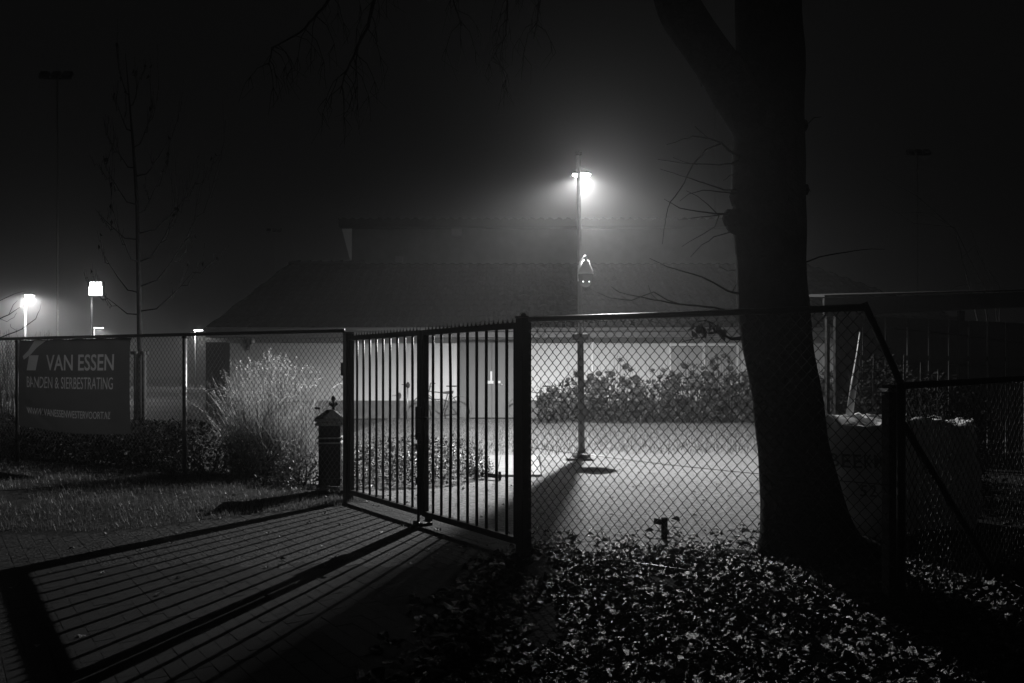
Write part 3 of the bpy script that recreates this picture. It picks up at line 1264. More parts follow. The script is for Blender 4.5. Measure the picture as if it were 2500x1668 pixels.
def flare(a, z):
    if z > .5:
        return 1.0
    k = (1 - max(z, 0) / .5) ** 2
    return 1 + k * (.22 * math.cos(a * 3 + .6) + .12 * math.cos(a * 5 + 2))


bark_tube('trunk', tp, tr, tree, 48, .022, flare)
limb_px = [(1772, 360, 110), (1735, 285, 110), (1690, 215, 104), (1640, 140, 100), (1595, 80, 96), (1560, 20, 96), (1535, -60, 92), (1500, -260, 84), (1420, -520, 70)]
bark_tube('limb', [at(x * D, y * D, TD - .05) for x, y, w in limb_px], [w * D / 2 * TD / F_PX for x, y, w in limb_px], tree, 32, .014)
for x, y, rx, rz_ in ((1683, 500, .085, .075), (1692, 452, .06, .08), (1842, 290, .05, .05), (1845, 435, .045, .04), (1688, 520, .07, .06)):
    c = at(x * D, y * D, TD - .02)
    b = MB()
    b.lathe(c, [(.001, -rz_ * 1.1), (rx * .7, -rz_ * .75), (rx, 0), (rx * .75, rz_ * .7), (.001, rz_)], 14)
    b.v = [tuple(Vector(v) + Vector(v).normalized() * 0 + Vector((noise.noise((v[0] * 14, v[1] * 14, v[2] * 14)), 0, noise.noise((v[0] * 14, v[1] * 14, v[2] * 14 + 7)))) * .018) for v in b.v]
    b.build('burl', 'bark', tree, smooth=True)


def twig(parent, pxs, d, r0, r1=.0015, dd=0.0, name='twig', n=5):
    """twig through display-pixel points, drifting dd metres in depth along its run; lightly kinked"""
    pts = []
    K = len(pxs)
    for i in range(K - 1):
        (xa, ya), (xb, yb) = pxs[i], pxs[i + 1]
        sub = max(2, int(math.hypot(xb - xa, yb - ya) / 14))
        for k in range(sub):
            t = k / sub
            x, y = xa + (xb - xa) * t, ya + (yb - ya) * t
            pts.append((x, y, (i + t) / (K - 1)))
    pts.append((*pxs[-1], 1.0))
    P = []
    for x, y, t in pts:
        kx = 2.2 * noise.noise((x * .06, y * .06, d * 3)) if 0 < t < 1 else 0
        P.append(at((x + kx) * D, (y + kx * .8) * D, d + dd * t))
    rad = [r0 + (r1 - r0) * p[2] for p in pts]
    b = MB()
    b.tube(P, rad, n)
    return b.build(name, 'twig', parent, smooth=True)


TW = [
    ([(1697, 360), (1672, 345), (1655, 328), (1628, 318), (1590, 313), (1565, 320), (1530, 332)], .010, -.4),
    ([(1625, 317), (1605, 300), (1595, 290)], .004, -.3),
    ([(1655, 330), (1620, 345), (1590, 378), (1570, 420), (1548, 452), (1533, 475), (1527, 510), (1520, 560)], .007, -.5),
    ([(1695, 368), (1680, 375), (1650, 378), (1600, 376), (1560, 374), (1510, 366)], .007, -.4),
    ([(1600, 378), (1570, 372), (1545, 362)], .003, -.5),
    ([(1690, 438), (1660, 435), (1630, 425), (1590, 412), (1560, 402), (1515, 388)], .007, -.3),
    ([(1690, 445), (1650, 440), (1612, 436), (1580, 445), (1560, 462)], .005, -.3),
    ([(1672, 492), (1640, 490), (1600, 485), (1560, 478), (1524, 457)], .008, -.4),
    ([(1645, 490), (1625, 470), (1600, 450), (1575, 438)], .004, -.4),
    ([(1660, 492), (1630, 496), (1590, 500), (1555, 505)], .005, -.35),
    ([(1650, 495), (1640, 520), (1600, 545), (1565, 566)], .005, -.4),
    ([(1675, 533), (1640, 545), (1610, 562), (1585, 590)], .005, -.3),
    ([(1695, 674), (1670, 668), (1640, 650), (1610, 635), (1570, 624), (1530, 612), (1491, 593)], .009, -.5),
    ([(1680, 672), (1690, 655), (1700, 640)], .004, -.2),
    ([(1700, 722), (1640, 706), (1600, 702), (1560, 698), (1500, 688), (1460, 680), (1420, 670), (1402, 658)], .009, -.5),
    ([(1560, 698), (1530, 688), (1500, 670), (1450, 690), (1400, 684), (1371, 671)], .005, -.5),
    ([(1510, 690), (1495, 675), (1488, 655)], .003, -.45),
    ([(1845, 604), (1880, 590), (1920, 583), (1960, 575), (2000, 572), (2030, 572)], .007, .6),
    ([(1700, 776), (1680, 778), (1662, 770), (1650, 755), (1636, 742)], .016, -.15),
    ([(1636, 742), (1618, 735), (1600, 738)], .008, -.15),
    ([(1846, 290), (1868, 270), (1885, 268)], .004, .2),
    ([(1846, 435), (1855, 428), (1860, 440)], .005, .1),
    ([(1693, 400), (1675, 402), (1660, 415)], .004, -.2),
    ([(1690, 620), (1670, 622), (1650, 612)], .003, -.2),
    ([(1565, 785), (1620, 772), (1660, 768)], .003, .2),
]
for pts, r, dd in TW:
    twig(tree, pts, TD - .12, r, .0016, dd)
# clinging dry leaves on the low twig
LEAFV = []


def leaf_mesh(name, L, Wd, curl, fold, m, lobes=0):
    b = MB()
    prof = [(0, .04), (.18, .55), (.38, .95), (.58, .9), (.8, .5), (1, .03)]
    if lobes:
        prof = [(0, .05), (.12, .7), (.25, .45), (.42, 1.15), (.55, .55), (.74, .75), (1, .03)]
    vs, fs = [], []
    for t, w in prof:
        z = curl * (t - .5) ** 2 * L
        hw = w * Wd / 2
        vs += [(t * L - L / 2, -hw, z + fold * hw), (t * L - L / 2, 0, z), (t * L - L / 2, hw, z + fold * hw)]
    for i in range(len(prof) - 1):
        k = i * 3
        fs += [(k, k + 1, k + 4, k + 3), (k + 1, k + 2, k + 5, k + 4)]
    b.add(vs, fs)
    return b


b = MB()
lv = leaf_mesh('l', .085, .045, 1.4, .6, 'leaf')
for k in range(22):
    p = at(random.uniform(1588, 1665) * D, random.uniform(738, 758) * D, TD - .2 + random.uniform(-.12, .12))
    m = Matrix.Translation(p - Vector((0, 0, .05))) @ Matrix.Rotation(random.uniform(0, 6.28), 4, 'Z') @ Matrix.Rotation(R(60) + random.uniform(-1.0, .6), 4, 'Y') @ Matrix.Rotation(random.uniform(-.7, .7), 4, 'X')
    b.add([m @ Vector(v) for v in lv.v], lv.f)
b.build('dry_leaves', 'leaf', tree)

# hanging branches of the crown, upper left of the frame
random.seed(21)


def hanging(px0, path, d, r):
    twig(tree, path, d, r, .004, 0, 'branch', 6)
    # side twigs droop
    for i in range(1, len(path)):
        for q in range(4):
            t = random.random()
            x = path[i - 1][0] + (path[i][0] - path[i - 1][0]) * t
            y = path[i - 1][1] + (path[i][1] - path[i - 1][1]) * t
            dx = random.uniform(-60, 60)
            L = random.uniform(50, 140)
            pts = [(x, y), (x + dx * .5, y + L * .2), (x + dx * .8, y + L * .55), (x + dx * .9, y + L)]
            twig(tree, pts, d, .005, .0015, random.uniform(-.4, .4))
            for z in range(2):
                xx, yy = pts[2]
                twig(tree, [(xx, yy), (xx + random.uniform(-20, 20), yy + 25), (xx + random.uniform(-30, 30), yy + random.uniform(40, 80))], d, .003, .0012)


hanging(0, [(870, -80), (858, 0), (845, 60), (810, 130), (790, 175), (780, 215)], 7.6, .022)
hanging(0, [(800, -60), (740, 20), (690, 75), (625, 110), (615, 150)], 7.9, .018)
hanging(0, [(1150, -120), (1165, 10), (1160, 80), (1120, 150)], 7.2, .010)
hanging(0, [(1230, -120), (1240, 0), (1225, 90)], 7.0, .010)
hanging(0, [(1030, -150), (1040, 0), (1060, 60)], 7.4, .010)
# high limb these branches hang from, above the frame
bark_tube('limb', [at(1500 * D, -300 * D, TD), at(1300 * D, -330 * D, 6.6), at(1050 * D, -260 * D, 7.2), at(870 * D, -90 * D, 7.6)], [.10, .08, .055, .024], tree, 16, .006)
bark_tube('limb', [at(1050 * D, -260 * D, 7.2), at(900 * D, -160 * D, 7.7), at(800 * D, -60 * D, 7.9)], [.05, .03, .02], tree, 12, .004)

# ------------------------------------------------------------------ young staked tree, left
random.seed(5)
YD = 12.3
yt = thing('young_tree', at(342, 1040, YD), 'slender young bare tree tied to stakes behind the left fence', 'tree')
ytr = [(342, 1060), (342, 960), (342, 850), (340, 760), (339, 680), (337, 600), (335, 500), (330, 420), (324, 340), (318, 270), (312, 200), (306, 130)]
b = MB()
b.tube([at(x, y, YD) for x, y in ytr], [.047, .044, .042, .037, .034, .032, .028, .024, .018, .013, .008, .003], 12)
b.build('trunk', 'twig', yt, smooth=True)


ENDS = []


def young_branch(x, y, side, L, rise, r, depth=0):
    pts = [(x, y)]
    for k in range(1, 5):
        t = k / 4
        pts.append((x + side * L * (t ** .85), y - rise * (t ** 1.5) + (6 if k == 1 else 0)))
    d0 = YD + random.uniform(-.3, .3)
    P = [(a / D, c / D) for a, c in pts]
    twig(yt, P, YD, r, .002, random.uniform(-.8, .8), 'branch')
    if depth == 0 or random.random() < .35:
        ENDS.append(pts[-1])
    if depth < 3:
        for k in range(1 if depth else 2, 5):
            if random.random() < (.9 if depth < 2 else .35):
                young_branch(pts[k][0], pts[k][1], side * random.choice((1, 1, .7, -.5)), L * random.uniform(.25, .5), rise * random.uniform(.3, .9), r * .5, depth + 1)


specs = [(342, 768, -1, 100, 60), (341, 760, 1, 130, 95), (340, 715, -1, 95, 110), (340, 700, 1, 140, 170), (338, 640, -1, 60, 120), (338, 640, 1, 95, 130),
         (337, 585, -1, 105, 75), (336, 570, 1, 140, 120), (335, 520, 1, 60, 100), (335, 500, -1, 80, 100), (332, 430, 1, 80, 90), (330, 410, -1, 55, 60),
         (326, 360, 1, 50, 100), (322, 320, -1, 40, 80), (316, 260, 1, 25, 70), (314, 230, -1, 22, 60)]
for x, y, s, L, rise in specs:
    young_branch(x, y, s, L, rise, .012)
for k, px in enumerate((332, 352)):
    a, c = at(px, 858, YD - .12), at(px, 1060, YD - .12)
    b = MB()
    b.tube([a, (c.x, c.y, -.05)], .032, 10)
    b.build('stake', 'wood', yt, smooth=True)
for y in (862,):
    b = MB()
    p = at(342, y, YD - .07)
    b.box(p, (.26, .09, .05))
    b.build('strap', 'rubber', yt)
leafs = MB()
for k in range(36):
    x, y = random.choice(ENDS)
    p = at(x + random.uniform(-3, 3), y + random.uniform(-2, 5), YD + random.uniform(-.5, .5))
    m = Matrix.Translation(p) @ Matrix.Rotation(random.uniform(0, 6.28), 4, 'Z') @ Matrix.Rotation(R(70) + random.uniform(-.6, .6), 4, 'Y')
    leafs.add([m @ Vector(v) for v in lv.v], lv.f)
leafs.build('dry_leaves', 'dark_leaf', yt, kind='stuff')

# ------------------------------------------------------------------ planting left of the gate, behind the fence
random.seed(11)


def leaf_card(b, p, size, up=0.6):
    az = random.uniform(0, 6.283)
    el = random.uniform(-.4, 1.2)
    d = Vector((math.cos(az) * math.cos(el), math.sin(az) * math.cos(el), math.sin(el)))
    s = d.cross(Vector((random.uniform(-.4, .4), random.uniform(-.4, .4), 1))).normalized()
    n = s.cross(d)
    L, w = size, size * random.uniform(.45, .65)
    b.add([p, p + d * (L * .45) + s * (w / 2) + n * (w * .12), p + d * L, p + d * (L * .45) - s * (w / 2) + n * (w * .12), p + d * (L * .5)],
          [(0, 1, 4), (1, 2, 4), (2, 3, 4), (3, 0, 4)])


def shrub(name, c, rx, ry, h, nleaf, size, label, group=None, blooms=0, m='leaf', stems=9, cat='shrub', low=0.08):
    t = thing(name, c, label, cat, group)
    c = Vector(c)
    b = MB()
    for k in range(stems):
        a = random.uniform(0, 6.28)
        q = c + Vector((math.cos(a) * rx * .7, math.sin(a) * ry * .7, h * random.uniform(.6, .95)))
        mid = (c + q) / 2 + Vector((random.uniform(-.05, .05), random.uniform(-.05, .05), .05))
        b.tube([c + Vector((random.uniform(-.06, .06), random.uniform(-.06, .06), -.03)), mid, q], [.010, .007, .003], 5)
    b.build('stems', 'twig', t, smooth=True)
    b = MB()
    for k in range(nleaf):
        while True:
            v = Vector((random.uniform(-1, 1), random.uniform(-1, 1), random.uniform(0, 1)))
            rr = math.hypot(v.x, v.y)
            lim = (1 - v.z ** 2.5) ** .5 * (1 + .35 * noise.noise((v.x * 3 + c.x, v.y * 3 + c.y, v.z * 3)))
            if rr < lim and (rr > lim * .35 or random.random() < .3):
                break
        p = c + Vector((v.x * rx, v.y * ry, low + v.z * (h - low)))
        leaf_card(b, p, size * random.uniform(.6, 1.3))
    b.build('leaves', m, t, kind='stuff')
    for k in range(blooms):
        a = random.uniform(0, 6.28)
        rr = random.uniform(.2, .95)
        p = c + Vector((math.cos(a) * rx * rr, math.sin(a) * ry * rr, h * (1.04 - .45 * rr ** 2)))
        bb = MB()
        for q in range(26):
            v = Vector((random.gauss(0, 1), random.gauss(0, 1), random.gauss(0, .8))).normalized() * .05
            leaf_card(bb, p + v, .035)
        bb.build('bloom', 'bloom', t)
    return t


# tall ornamental grass
GC = Vector((-3.02, 10.05, 0))
og = thing('ornamental_grass', GC, 'big pale clump of tall ornamental grass behind the left fence', 'grass plant')
pale, dull = MB(), MB()
for k in range(2600):
    a = random.uniform(0, 6.283)
    br_ = .5 * random.random() ** .55
    base = GC + Vector((math.cos(a) * br_, math.sin(a) * br_ * .8, 0))
    a2 = a + random.gauss(0, .9)
    h = random.uniform(.7, 1.62) * (1 - .22 * br_)
    lean = abs(random.gauss(.12, .22)) + br_ * .5
    blade(pale if random.random() < .55 else dull, base, h, random.uniform(.006, .017), lean, a2, 4)
for k in range(260):      # snapped and criss-crossing stalks
    a = random.uniform(0, 6.283)
    rr = random.uniform(.1, .75)
    p = GC + Vector((math.cos(a) * rr, math.sin(a) * rr * .8, random.uniform(.35, 1.25)))
    a2 = random.uniform(0, 6.283)
    L = random.uniform(.12, .42)
    q = p + Vector((math.cos(a2) * L, math.sin(a2) * L, random.uniform(-.15, .3)))
    pale.tube([p, (p + q) / 2 + Vector((0, 0, .03)), q], [.004, .004, .002], 4, cap=False)
pale.build('blades', 'dry_grass', og, kind='stuff')
dull.build('blades', mat('dull_grass_blade', .2, .6, .3, .4, 3, transl=.25), og, kind='stuff')
b = MB()
for k in range(230):       # feathery seed heads
    a = random.uniform(0, 6.283)
    rr = random.uniform(0, .62)
    top = GC + Vector((math.cos(a) * rr, math.sin(a) * rr, random.uniform(1.25, 1.62) - rr * .35))
    d = Vector((math.cos(a) * rr * .5 + random.uniform(-.1, .1), math.sin(a) * rr * .5, 1)).normalized()
    for q in range(5):
        leaf_card(b, top + d * (q * .022), .035)
b.build('seed_heads', 'dry_grass', og, kind='stuff')
b = MB()
for pts in ([(720, 820), (790, 800), (830, 800)], ):
    pass
for (x0, y0), (x1, y1), (x2, y2) in (((690, 980), (660, 960), (620, 965)), ((560, 1000), (530, 970), (505, 1010)), ((640, 1040), (690, 985), (735, 980)),
                                      ((560, 960), (545, 945), (515, 952)), ((720, 965), (722, 935), (700, 920))):
    b.tube([at(x0, y0, 9.4), at(x1, y1, 9.35), at(x2, y2, 9.3)], [.004, .006, .003], 4)
b.build('bent_stalks', 'dry_grass', og)

shrub('flowering_shrub', (-3.05, 9.50, 0), .55, .30, .66, 1500, .05, 'low leafy shrub with dried flower heads in front of the ornamental grass', 'garden shrubs by the left fence', 9)
shrub('flowering_shrub', (-2.42, 9.22, 0), .38, .25, .46, 1100, .045, 'small leafy shrub between the ornamental grass and the letterbox', 'garden shrubs by the left fence', 3)
shrub('flowering_shrub', (-3.75, 9.95, 0), .50, .30, .58, 1000, .05, 'dark leafy shrub behind the pale metal fence post', 'garden shrubs by the left fence', 2)
# dark clipped hedge behind the banner
hd = thing('hedge', GL + LD * 5 - LT * .55, 'dark low hedge running behind the banner', 'hedge')
b = MB()
for k in range(17000):
    s = random.uniform(2.9, 8.3)
    t = random.uniform(-1.05, -.18)
    z = random.uniform(.05, .70 + .10 * noise.noise((s * 2.2, 0, 0)))
    q = GL + LD * s + LT * t
    leaf_card(b, Vector((q.x, q.y, z)), .068)
b.build('leaves', 'dark_leaf', hd, kind='stuff')
b = MB()
for k in range(26):
    s = 3.0 + k * .2
    q = GL + LD * s - LT * .6
    b.tube([(q.x, q.y, -.03), (q.x + .03, q.y, .3), (q.x - .05, q.y + .05, .55)], [.014, .01, .004], 5)
b.build('stems', 'twig', hd)
# weeds on the fence line outside
for k, (s, t) in enumerate(((2.5, .12), (2.15, .05), (1.2, .0))):
    q = lawn_pt(s, t)
    shrub('weed_tuft', q, .14, .10, .13, 110, .035, ('tuft of weeds at the foot of the pale fence post', 'tuft of weeds just right of the pale fence post', 'tuft of weeds under the mesh near the letterbox')[k],
          'weeds along the left fence', 0, stems=3, cat='weeds', low=.01)
# reeds at the left edge
rd = thing('reed_clump', at(60, 1060, 12.6), 'tall dark reeds rising above the left end of the fence', 'reeds')
b = MB()
for k in range(150):
    x = random.uniform(-40, 175) if k % 3 else random.uniform(-40, 60)
    p = at(x, 1060, 12.6 + random.uniform(-.4, .4))
    p.z = 0
    h = random.uniform(1.75, 2.1) if x < 100 else random.uniform(1.6, 2.05)
    blade(b, p, h, .03, random.uniform(.05, .35), random.choice((0, .3, 2.9, 3.14)) + random.uniform(-.3, .3), 6)
b.build('blades', 'leaf', rd, kind='stuff')
ltree = thing('bare_shrub', at(-150, 1080, 12.0), 'thin bare branches reaching in at the left edge', 'shrub')
for pts, r in (([(-140, 1000), (-80, 860), (-20, 740), (20, 722), (46, 705)], .02), ([(-110, 920), (-40, 790), (20, 768), (50, 755), (82, 732), (92, 710), (96, 690)], .012), ([(20, 722), (30, 700), (40, 690)], .004),
                       ([(-10, 728), (15, 738), (32, 728), (38, 718)], .004), ([(50, 755), (56, 745), (58, 735)], .003), ([(40, 760), (26, 752), (24, 744)], .003), ([(-20, 700), (30, 675), (60, 668)], .005)):
    twig(ltree, pts, 12.0, r, .002, .2, 'branch')

# ------------------------------------------------------------------ low planting inside the gate
gc = MB()
for k in range(9000):
    u, v = random.uniform(-1, 1), random.uniform(-1, 1)
    if u * u + v * v > 1:
        continue
    x = -1.30 + u * 1.05 + v * .1
    y = 10.75 + v * 1.25
    edge = 1 - (u * u + v * v)
    h = (.12 + .34 * min(1, edge * 2.2)) * (1 + .3 * noise.noise((x * 4, y * 4, 0)))
    if x > -.45:
        h *= .8
    leaf_card(gc, Vector((x, y, random.uniform(.01, h))), random.uniform(.035, .06))
tag(gc.build('ground_cover', 'leaf', kind='stuff'), 'low leafy ground cover planted just inside the gate', 'plants')

# low border rail at the end of the bed
q0, q1 = G(1150, 1166), G(1223, 1172)
br = thing('border_rail', q0, 'short dark wooden edging rail at the end of the planting', 'edging')
b = MB()
b.bar((q0.x, q0.y, .055), (q1.x, q1.y, .045), .045, .05)
b.build('rail', 'wood_dark', br, bevel=.004)
for q in (q0.lerp(q1, .12), q0.lerp(q1, .96)):
    box('peg', 'wood_dark', (q.x, q.y + .035, .04), (.035, .03, .12), br)

# stub post inside the right fence
q = G(1622, 1315)
sp = thing('stub_post', q, 'short black stub post with small sideways board in the yard', 'post')
box('post', 'wood_dark', (q.x, q.y, .085), (.042, .042, .18), sp, .2, bevel=.003)
b = MB()
b.bar((q.x - .015, q.y, .135), (q.x - .088, q.y - .02, .152), .018, .045)
b.build('board', 'wood_dark', sp)

# ------------------------------------------------------------------ round-headed shrubs along the facade
random.seed(31)
PH = [(1345, .95), (1425, 1.15), (1510, 1.35), (1600, 1.45), (1690, 1.45), (1775, 1.45), (1860, 1.4), (1960, 1.4), (2050, 1.4), (2140, 1.4)]
names = ['small round-headed shrub just right of the gate post', 'round-headed shrub behind the lamp post', 'round-headed shrub just right of the lamp post', 'tall round-headed shrub left of the window',
         'round-headed shrub under the left half of the window', 'round-headed shrub under the right half of the window', 'round-headed shrub mostly hidden by the left side of the trunk',
         'round-headed shrub hidden behind the trunk', 'round-headed shrub seen right of the trunk', 'round-headed shrub behind the dark shelter']


def head_blob(b, c, r):
    n, rings = 9, 5
    vs, fs = [], []
    for i in range(rings + 1):
        ph = math.pi * i / rings
        for k in range(n):
            a = 2 * math.pi * k / n
            q = Vector((math.sin(ph) * math.cos(a), math.sin(ph) * math.sin(a), math.cos(ph) * .8))
            rr = r * (1 + .35 * noise.noise((c.x * 9 + q.x * 2.4, c.y * 9 + q.y * 2.4, c.z * 9 + q.z * 2.4)))
            vs.append(c + q * rr)
    for i in range(rings):
        for k in range(n):
            k2 = (k + 1) % n
            fs.append((i * n + k, i * n + k2, (i + 1) * n + k2, (i + 1) * n + k))
    b.add(vs, fs)


for (px, h), lab in zip(PH, names):
    c = G(px, 1026)
    c.y = 21.4 + random.uniform(-.3, .3)
    c.x = (px - 1250) / F_PX * c.y
    h *= 1.14 + .12 * math.sin(px * .05)
    t = thing('round_headed_shrub', c, lab, 'shrub', 'shrubs along the facade')
    st, lf_ = MB(), MB()
    heads = 36 if px > 1360 else 14
    hi = 0
    for k in range(heads):
        ang = random.uniform(-.85, .85)
        x = c.x + random.uniform(-.62, .62) * (1 if px > 1360 else .6)
        y = c.y + random.uniform(-.45, .45)
        z = h * random.uniform(.35, 1.0 + .16 * random.random()) * (1 - .25 * abs(x - c.x) / .62)
        p = Vector((x, y, z))
        st.tube([(c.x + (x - c.x) * .4, c.y + (y - c.y) * .4, 0), (c.x + (x - c.x) * .8, c.y + (y - c.y) * .8, z * .6), p], [.010, .008, .005], 5)
        hb = MB()
        head_blob(hb, p, random.uniform(.04, .10))
        for q in range(24):
            v = Vector((random.gauss(0, 1), random.gauss(0, 1), random.gauss(0, .8))).normalized() * random.uniform(.05, .13)
            leaf_card(hb, p + v, random.uniform(.04, .08))
        hb.build('flower_head', 'pale_leaf', t)
    for k in range(900 if px > 1360 else 350):
        x = c.x + random.uniform(-.65, .65) * (1 if px > 1360 else .6)
        z = random.uniform(.03, h * .74)
        leaf_card(lf_, Vector((x, c.y + random.uniform(-.5, .5), z)), random.uniform(.08, .15))
    for k in range(14):
        x = c.x + random.uniform(-.5, .5)
        st.tube([(x * .7 + c.x * .3, c.y, .1), (x + random.uniform(-.1, .1), c.y, h * random.uniform(.9, 1.25))], [.005, .002], 4)
    st.build('stems', 'twig', t)
    lf_.build('leaves', 'pale_leaf', t, kind='stuff')

# ------------------------------------------------------------------ bicycles and hoops by the facade
def bicycle(origin, rz_, label):
    t = thing('bicycle', origin, label, 'bicycle', 'bicycles parked by the facade')
    t.rotation_euler = (0, 0, rz_)

    def put(b, nm, m, smooth=True):
        o = bpy.data.objects.new(nm, b.mesh(nm, m, smooth))
        col.objects.link(o)
        o.parent = t
        return o
    for x in (-.52, .52):
        b = MB()
        b.tube([(x + .33 * math.cos(a * math.pi / 14), 0, .34 + .33 * math.sin(a * math.pi / 14)) for a in range(29)], .017, 6, cap=False)
        w = put(b, 'wheel', 'bike_grey')
        b = MB()
        for a in range(12):
            b.tube([(x, 0, .34), (x + .32 * math.cos(a * math.pi / 6), 0, .34 + .32 * math.sin(a * math.pi / 6))], .0015, 3)
        o = put(b, 'spokes', 'galv')
        o.parent = w
    b = MB()
    for a, c in (((-.52, .34), (-.12, .30)), ((-.12, .30), (-.24, .80)), ((-.52, .34), (-.22, .76)), ((-.22, .74), (.36, .80)), ((-.12, .30), (.38, .70)), ((.35, .86), (.52, .34))):
        b.tube([(a[0], 0, a[1]), (c[0], 0, c[1])], .015, 6)
    put(b, 'frame', 'bike_grey')
    b = MB()
    b.tube([(-.24, 0, .78), (-.27, 0, .92)], .013, 6)
    s = [(-.42, .08), (-.38, .09), (-.28, .07), (-.18, .03), (-.12, .018)]
    vs, fs = [], []
    for x, w in s:
        vs += [(x, -w, .93), (x, w, .93), (x, w * .8, .965), (x, -w * .8, .965)]
    for i in range(len(s) - 1):
        for k in range(4):
            fs.append((i * 4 + k, i * 4 + (k + 1) % 4, i * 4 + 4 + (k + 1) % 4, i * 4 + 4 + k))
    fs += [(3, 2, 1, 0), (16, 17, 18, 19)]
    b.add(vs, fs)
    put(b, 'saddle', 'rubber', False)
    b = MB()
    b.tube([(.35, 0, .84), (.33, 0, 1.02)], .013, 6)
    b.tube([(.20, -.28, 1.02), (.30, -.2, 1.04), (.33, 0, 1.03), (.30, .2, 1.04), (.20, .28, 1.02)], .011, 6)
    put(b, 'handlebar', 'rubber')
    b = MB()
    b.tube([(-.12, -.05, .30), (-.02, -.09, .22), (-.02, -.17, .22)], .008, 5)
    put(b, 'crank', 'galv')
    return t


p = at(1102, 945, 22.55)
bicycle(Vector((p.x - .27 * math.cos(math.pi) * -1 - .0, 22.6, 0)) + Vector((-.0, 0, 0)), math.pi + .05, 'dark bicycle seen through the right gate leaf beside the door')
p = at(1306, 941, 22.4)
bicycle(Vector((p.x + .1, 22.5, 0)), math.pi * .98, 'dark bicycle just right of the gate post, half behind shrubs')


def hoop(px0, px1, ptop, y, label):
    a, c = (px0 - 1250) / F_PX * y, (px1 - 1250) / F_PX * y
    z = HC + (HORIZON - ptop) / F_PX * y
    r = (c - a) / 2
    pts = [(a, y, -.02), (a, y, z - r)] + [((a + c) / 2 - r * math.cos(k * math.pi / 10), y + .05 * math.sin(k * .3), z - r + r * math.sin(k * math.pi / 10)) for k in range(1, 10)] + [(c, y, z - r), (c, y, -.02)]
    o = MB()
    o.tube(pts, .022, 8)
    h = o.build('bicycle_hoop', 'galv', smooth=True)
    return tag(h, label, 'bicycle stand', 'bicycle hoops by the facade')


hoop(1322, 1345, 932, 22.1, 'steel bicycle hoop in front of the small shrub right of the gate post')
p = at(995, 1018, 22.3)
sg = thing('hand_pump_post', (p.x, 22.3, 0), 'thin upright post with a tap head by the white wall', 'post')
b = MB()
b.tube([(p.x, 22.3, -.02), (p.x, 22.3, .92)], .025, 8)
b.build('post', 'galv', sg, smooth=True)
b = MB()
b.lathe((p.x + .01, 22.3, .90), [(.02, 0), (.05, .03), (.06, .10), (.03, .16), (0, .17)], 10)
b.tube([(p.x, 22.3, .99), (p.x - .16, 22.28, 1.0)], .009, 6)
b.build('head', 'iron', sg, smooth=True)

# ------------------------------------------------------------------ far lamps on the left
def street_lamp(px, py, d, h_px, power, label, arm=.45, head=.5):
    p = at(px, py, d)
    base = Vector((p.x - arm, d, 0))
    t = thing('street_lamp', base, label, 'street lamp', 'lit street lamps beyond the left fence')
    b = MB()
    b.tube([(base.x, d, -.05), (base.x, d, 1.2), (base.x, d, p.z)], [.055, .045, .035], 10)
    b.build('pole', 'pole', t, smooth=True)
    b = MB()
    b.tube([(base.x, d, p.z - .02), (base.x + arm * .5, d, p.z + .1), (p.x, d, p.z + .12)], .03, 8)
    b.build('arm', 'pole', t, smooth=True)
    b = MB()
    b.box((p.x, d, p.z + .10), (head, .3, .10))
    b.build('head', 'galv', t)
    b = MB()
    b.box((p.x, d, p.z + .035), (head * .85, .24, .025))
    b.build('lens', 'lens_far', t)
    lamp_light('lamp_light', (p.x, d, p.z), power, t, .1, 178, .25)
    return t


street_lamp(72, 724, 34.0, 0, 3400, 'brightest street lamp with wide glow at the far left', .18, .3)
street_lamp(241, 802, 62.0, 0, 900, 'small distant street lamp under the lit floodlight', .35, .7)
street_lamp(484, 808, 62.0, 0, 900, 'small distant street lamp beside the left end of the building', .25, .7)


def mast(px, ptop, d, label, lit=False):
    top = at(px, ptop, d)
    t = thing('floodlight_mast', (top.x, d, 0), label, 'mast', 'floodlight masts of the sports field')
    b = MB()
    b.tube([(top.x, d, -.1), (top.x, d, top.z * .5), (top.x, d, top.z)], [.07, .055, .04], 10)
    b.build('mast', 'galv', t, smooth=True)
    b = MB()
    b.bar((top.x - .8, d, top.z), (top.x + .8, d, top.z), .08)
    b.build('crossarm', 'steel_black', t)
    for k in (-.65, 0, .65):
        b = MB()
        m = Matrix.Rotation(R(50), 4, 'X')
        b.box((top.x + k, d - .15, top.z + .15), (.45, .5, .2), m=m)
        b.build('floodlight', 'steel_black', t)
    return t


mast(140, 192, 45, 'tall unlit floodlight mast at the far left of the sky')
mast(1745, 210, 46, 'tall unlit floodlight mast just left of the big tree')
mast(2240, 378, 62, 'unlit floodlight mast in the dark sky right of the big tree')
mast(670, 566, 95, 'distant small floodlight mast left of the roof')
# lit LED floodlight on its own pole
FD = 40.0
p = at(233, 706, FD)
fl = thing('lit_floodlight', (p.x - .3, FD, 0), 'square lit floodlight panel on a pole left of the young tree', 'floodlight')
b = MB()
b.tube([(p.x - .3, FD + .2, -.1), (p.x - .3, FD + .2, p.z + .2)], [.09, .06], 10)
b.build('pole', 'steel_black', fl, smooth=True)
b = MB()
b.box((p.x, FD + .12, p.z), (.74, .16, .74))
b.build('housing', 'steel_black', fl)
em = emat('floodlight_face', 10.0)
b = MB()
b.box((p.x, FD + .02, p.z - .09), (.66, .03, .42))
b.build('lens', em, fl)
for k in range(4):
    b = MB()
    b.box((p.x - .235 + k * .155, FD + .02, p.z + .25), (.115, .03, .21))
    b.build('lens', em, fl)
lamp_light('floodlight_light', (p.x, FD - .06, p.z), 420, fl, .3, 150, .5, (R(62), 0, 0))

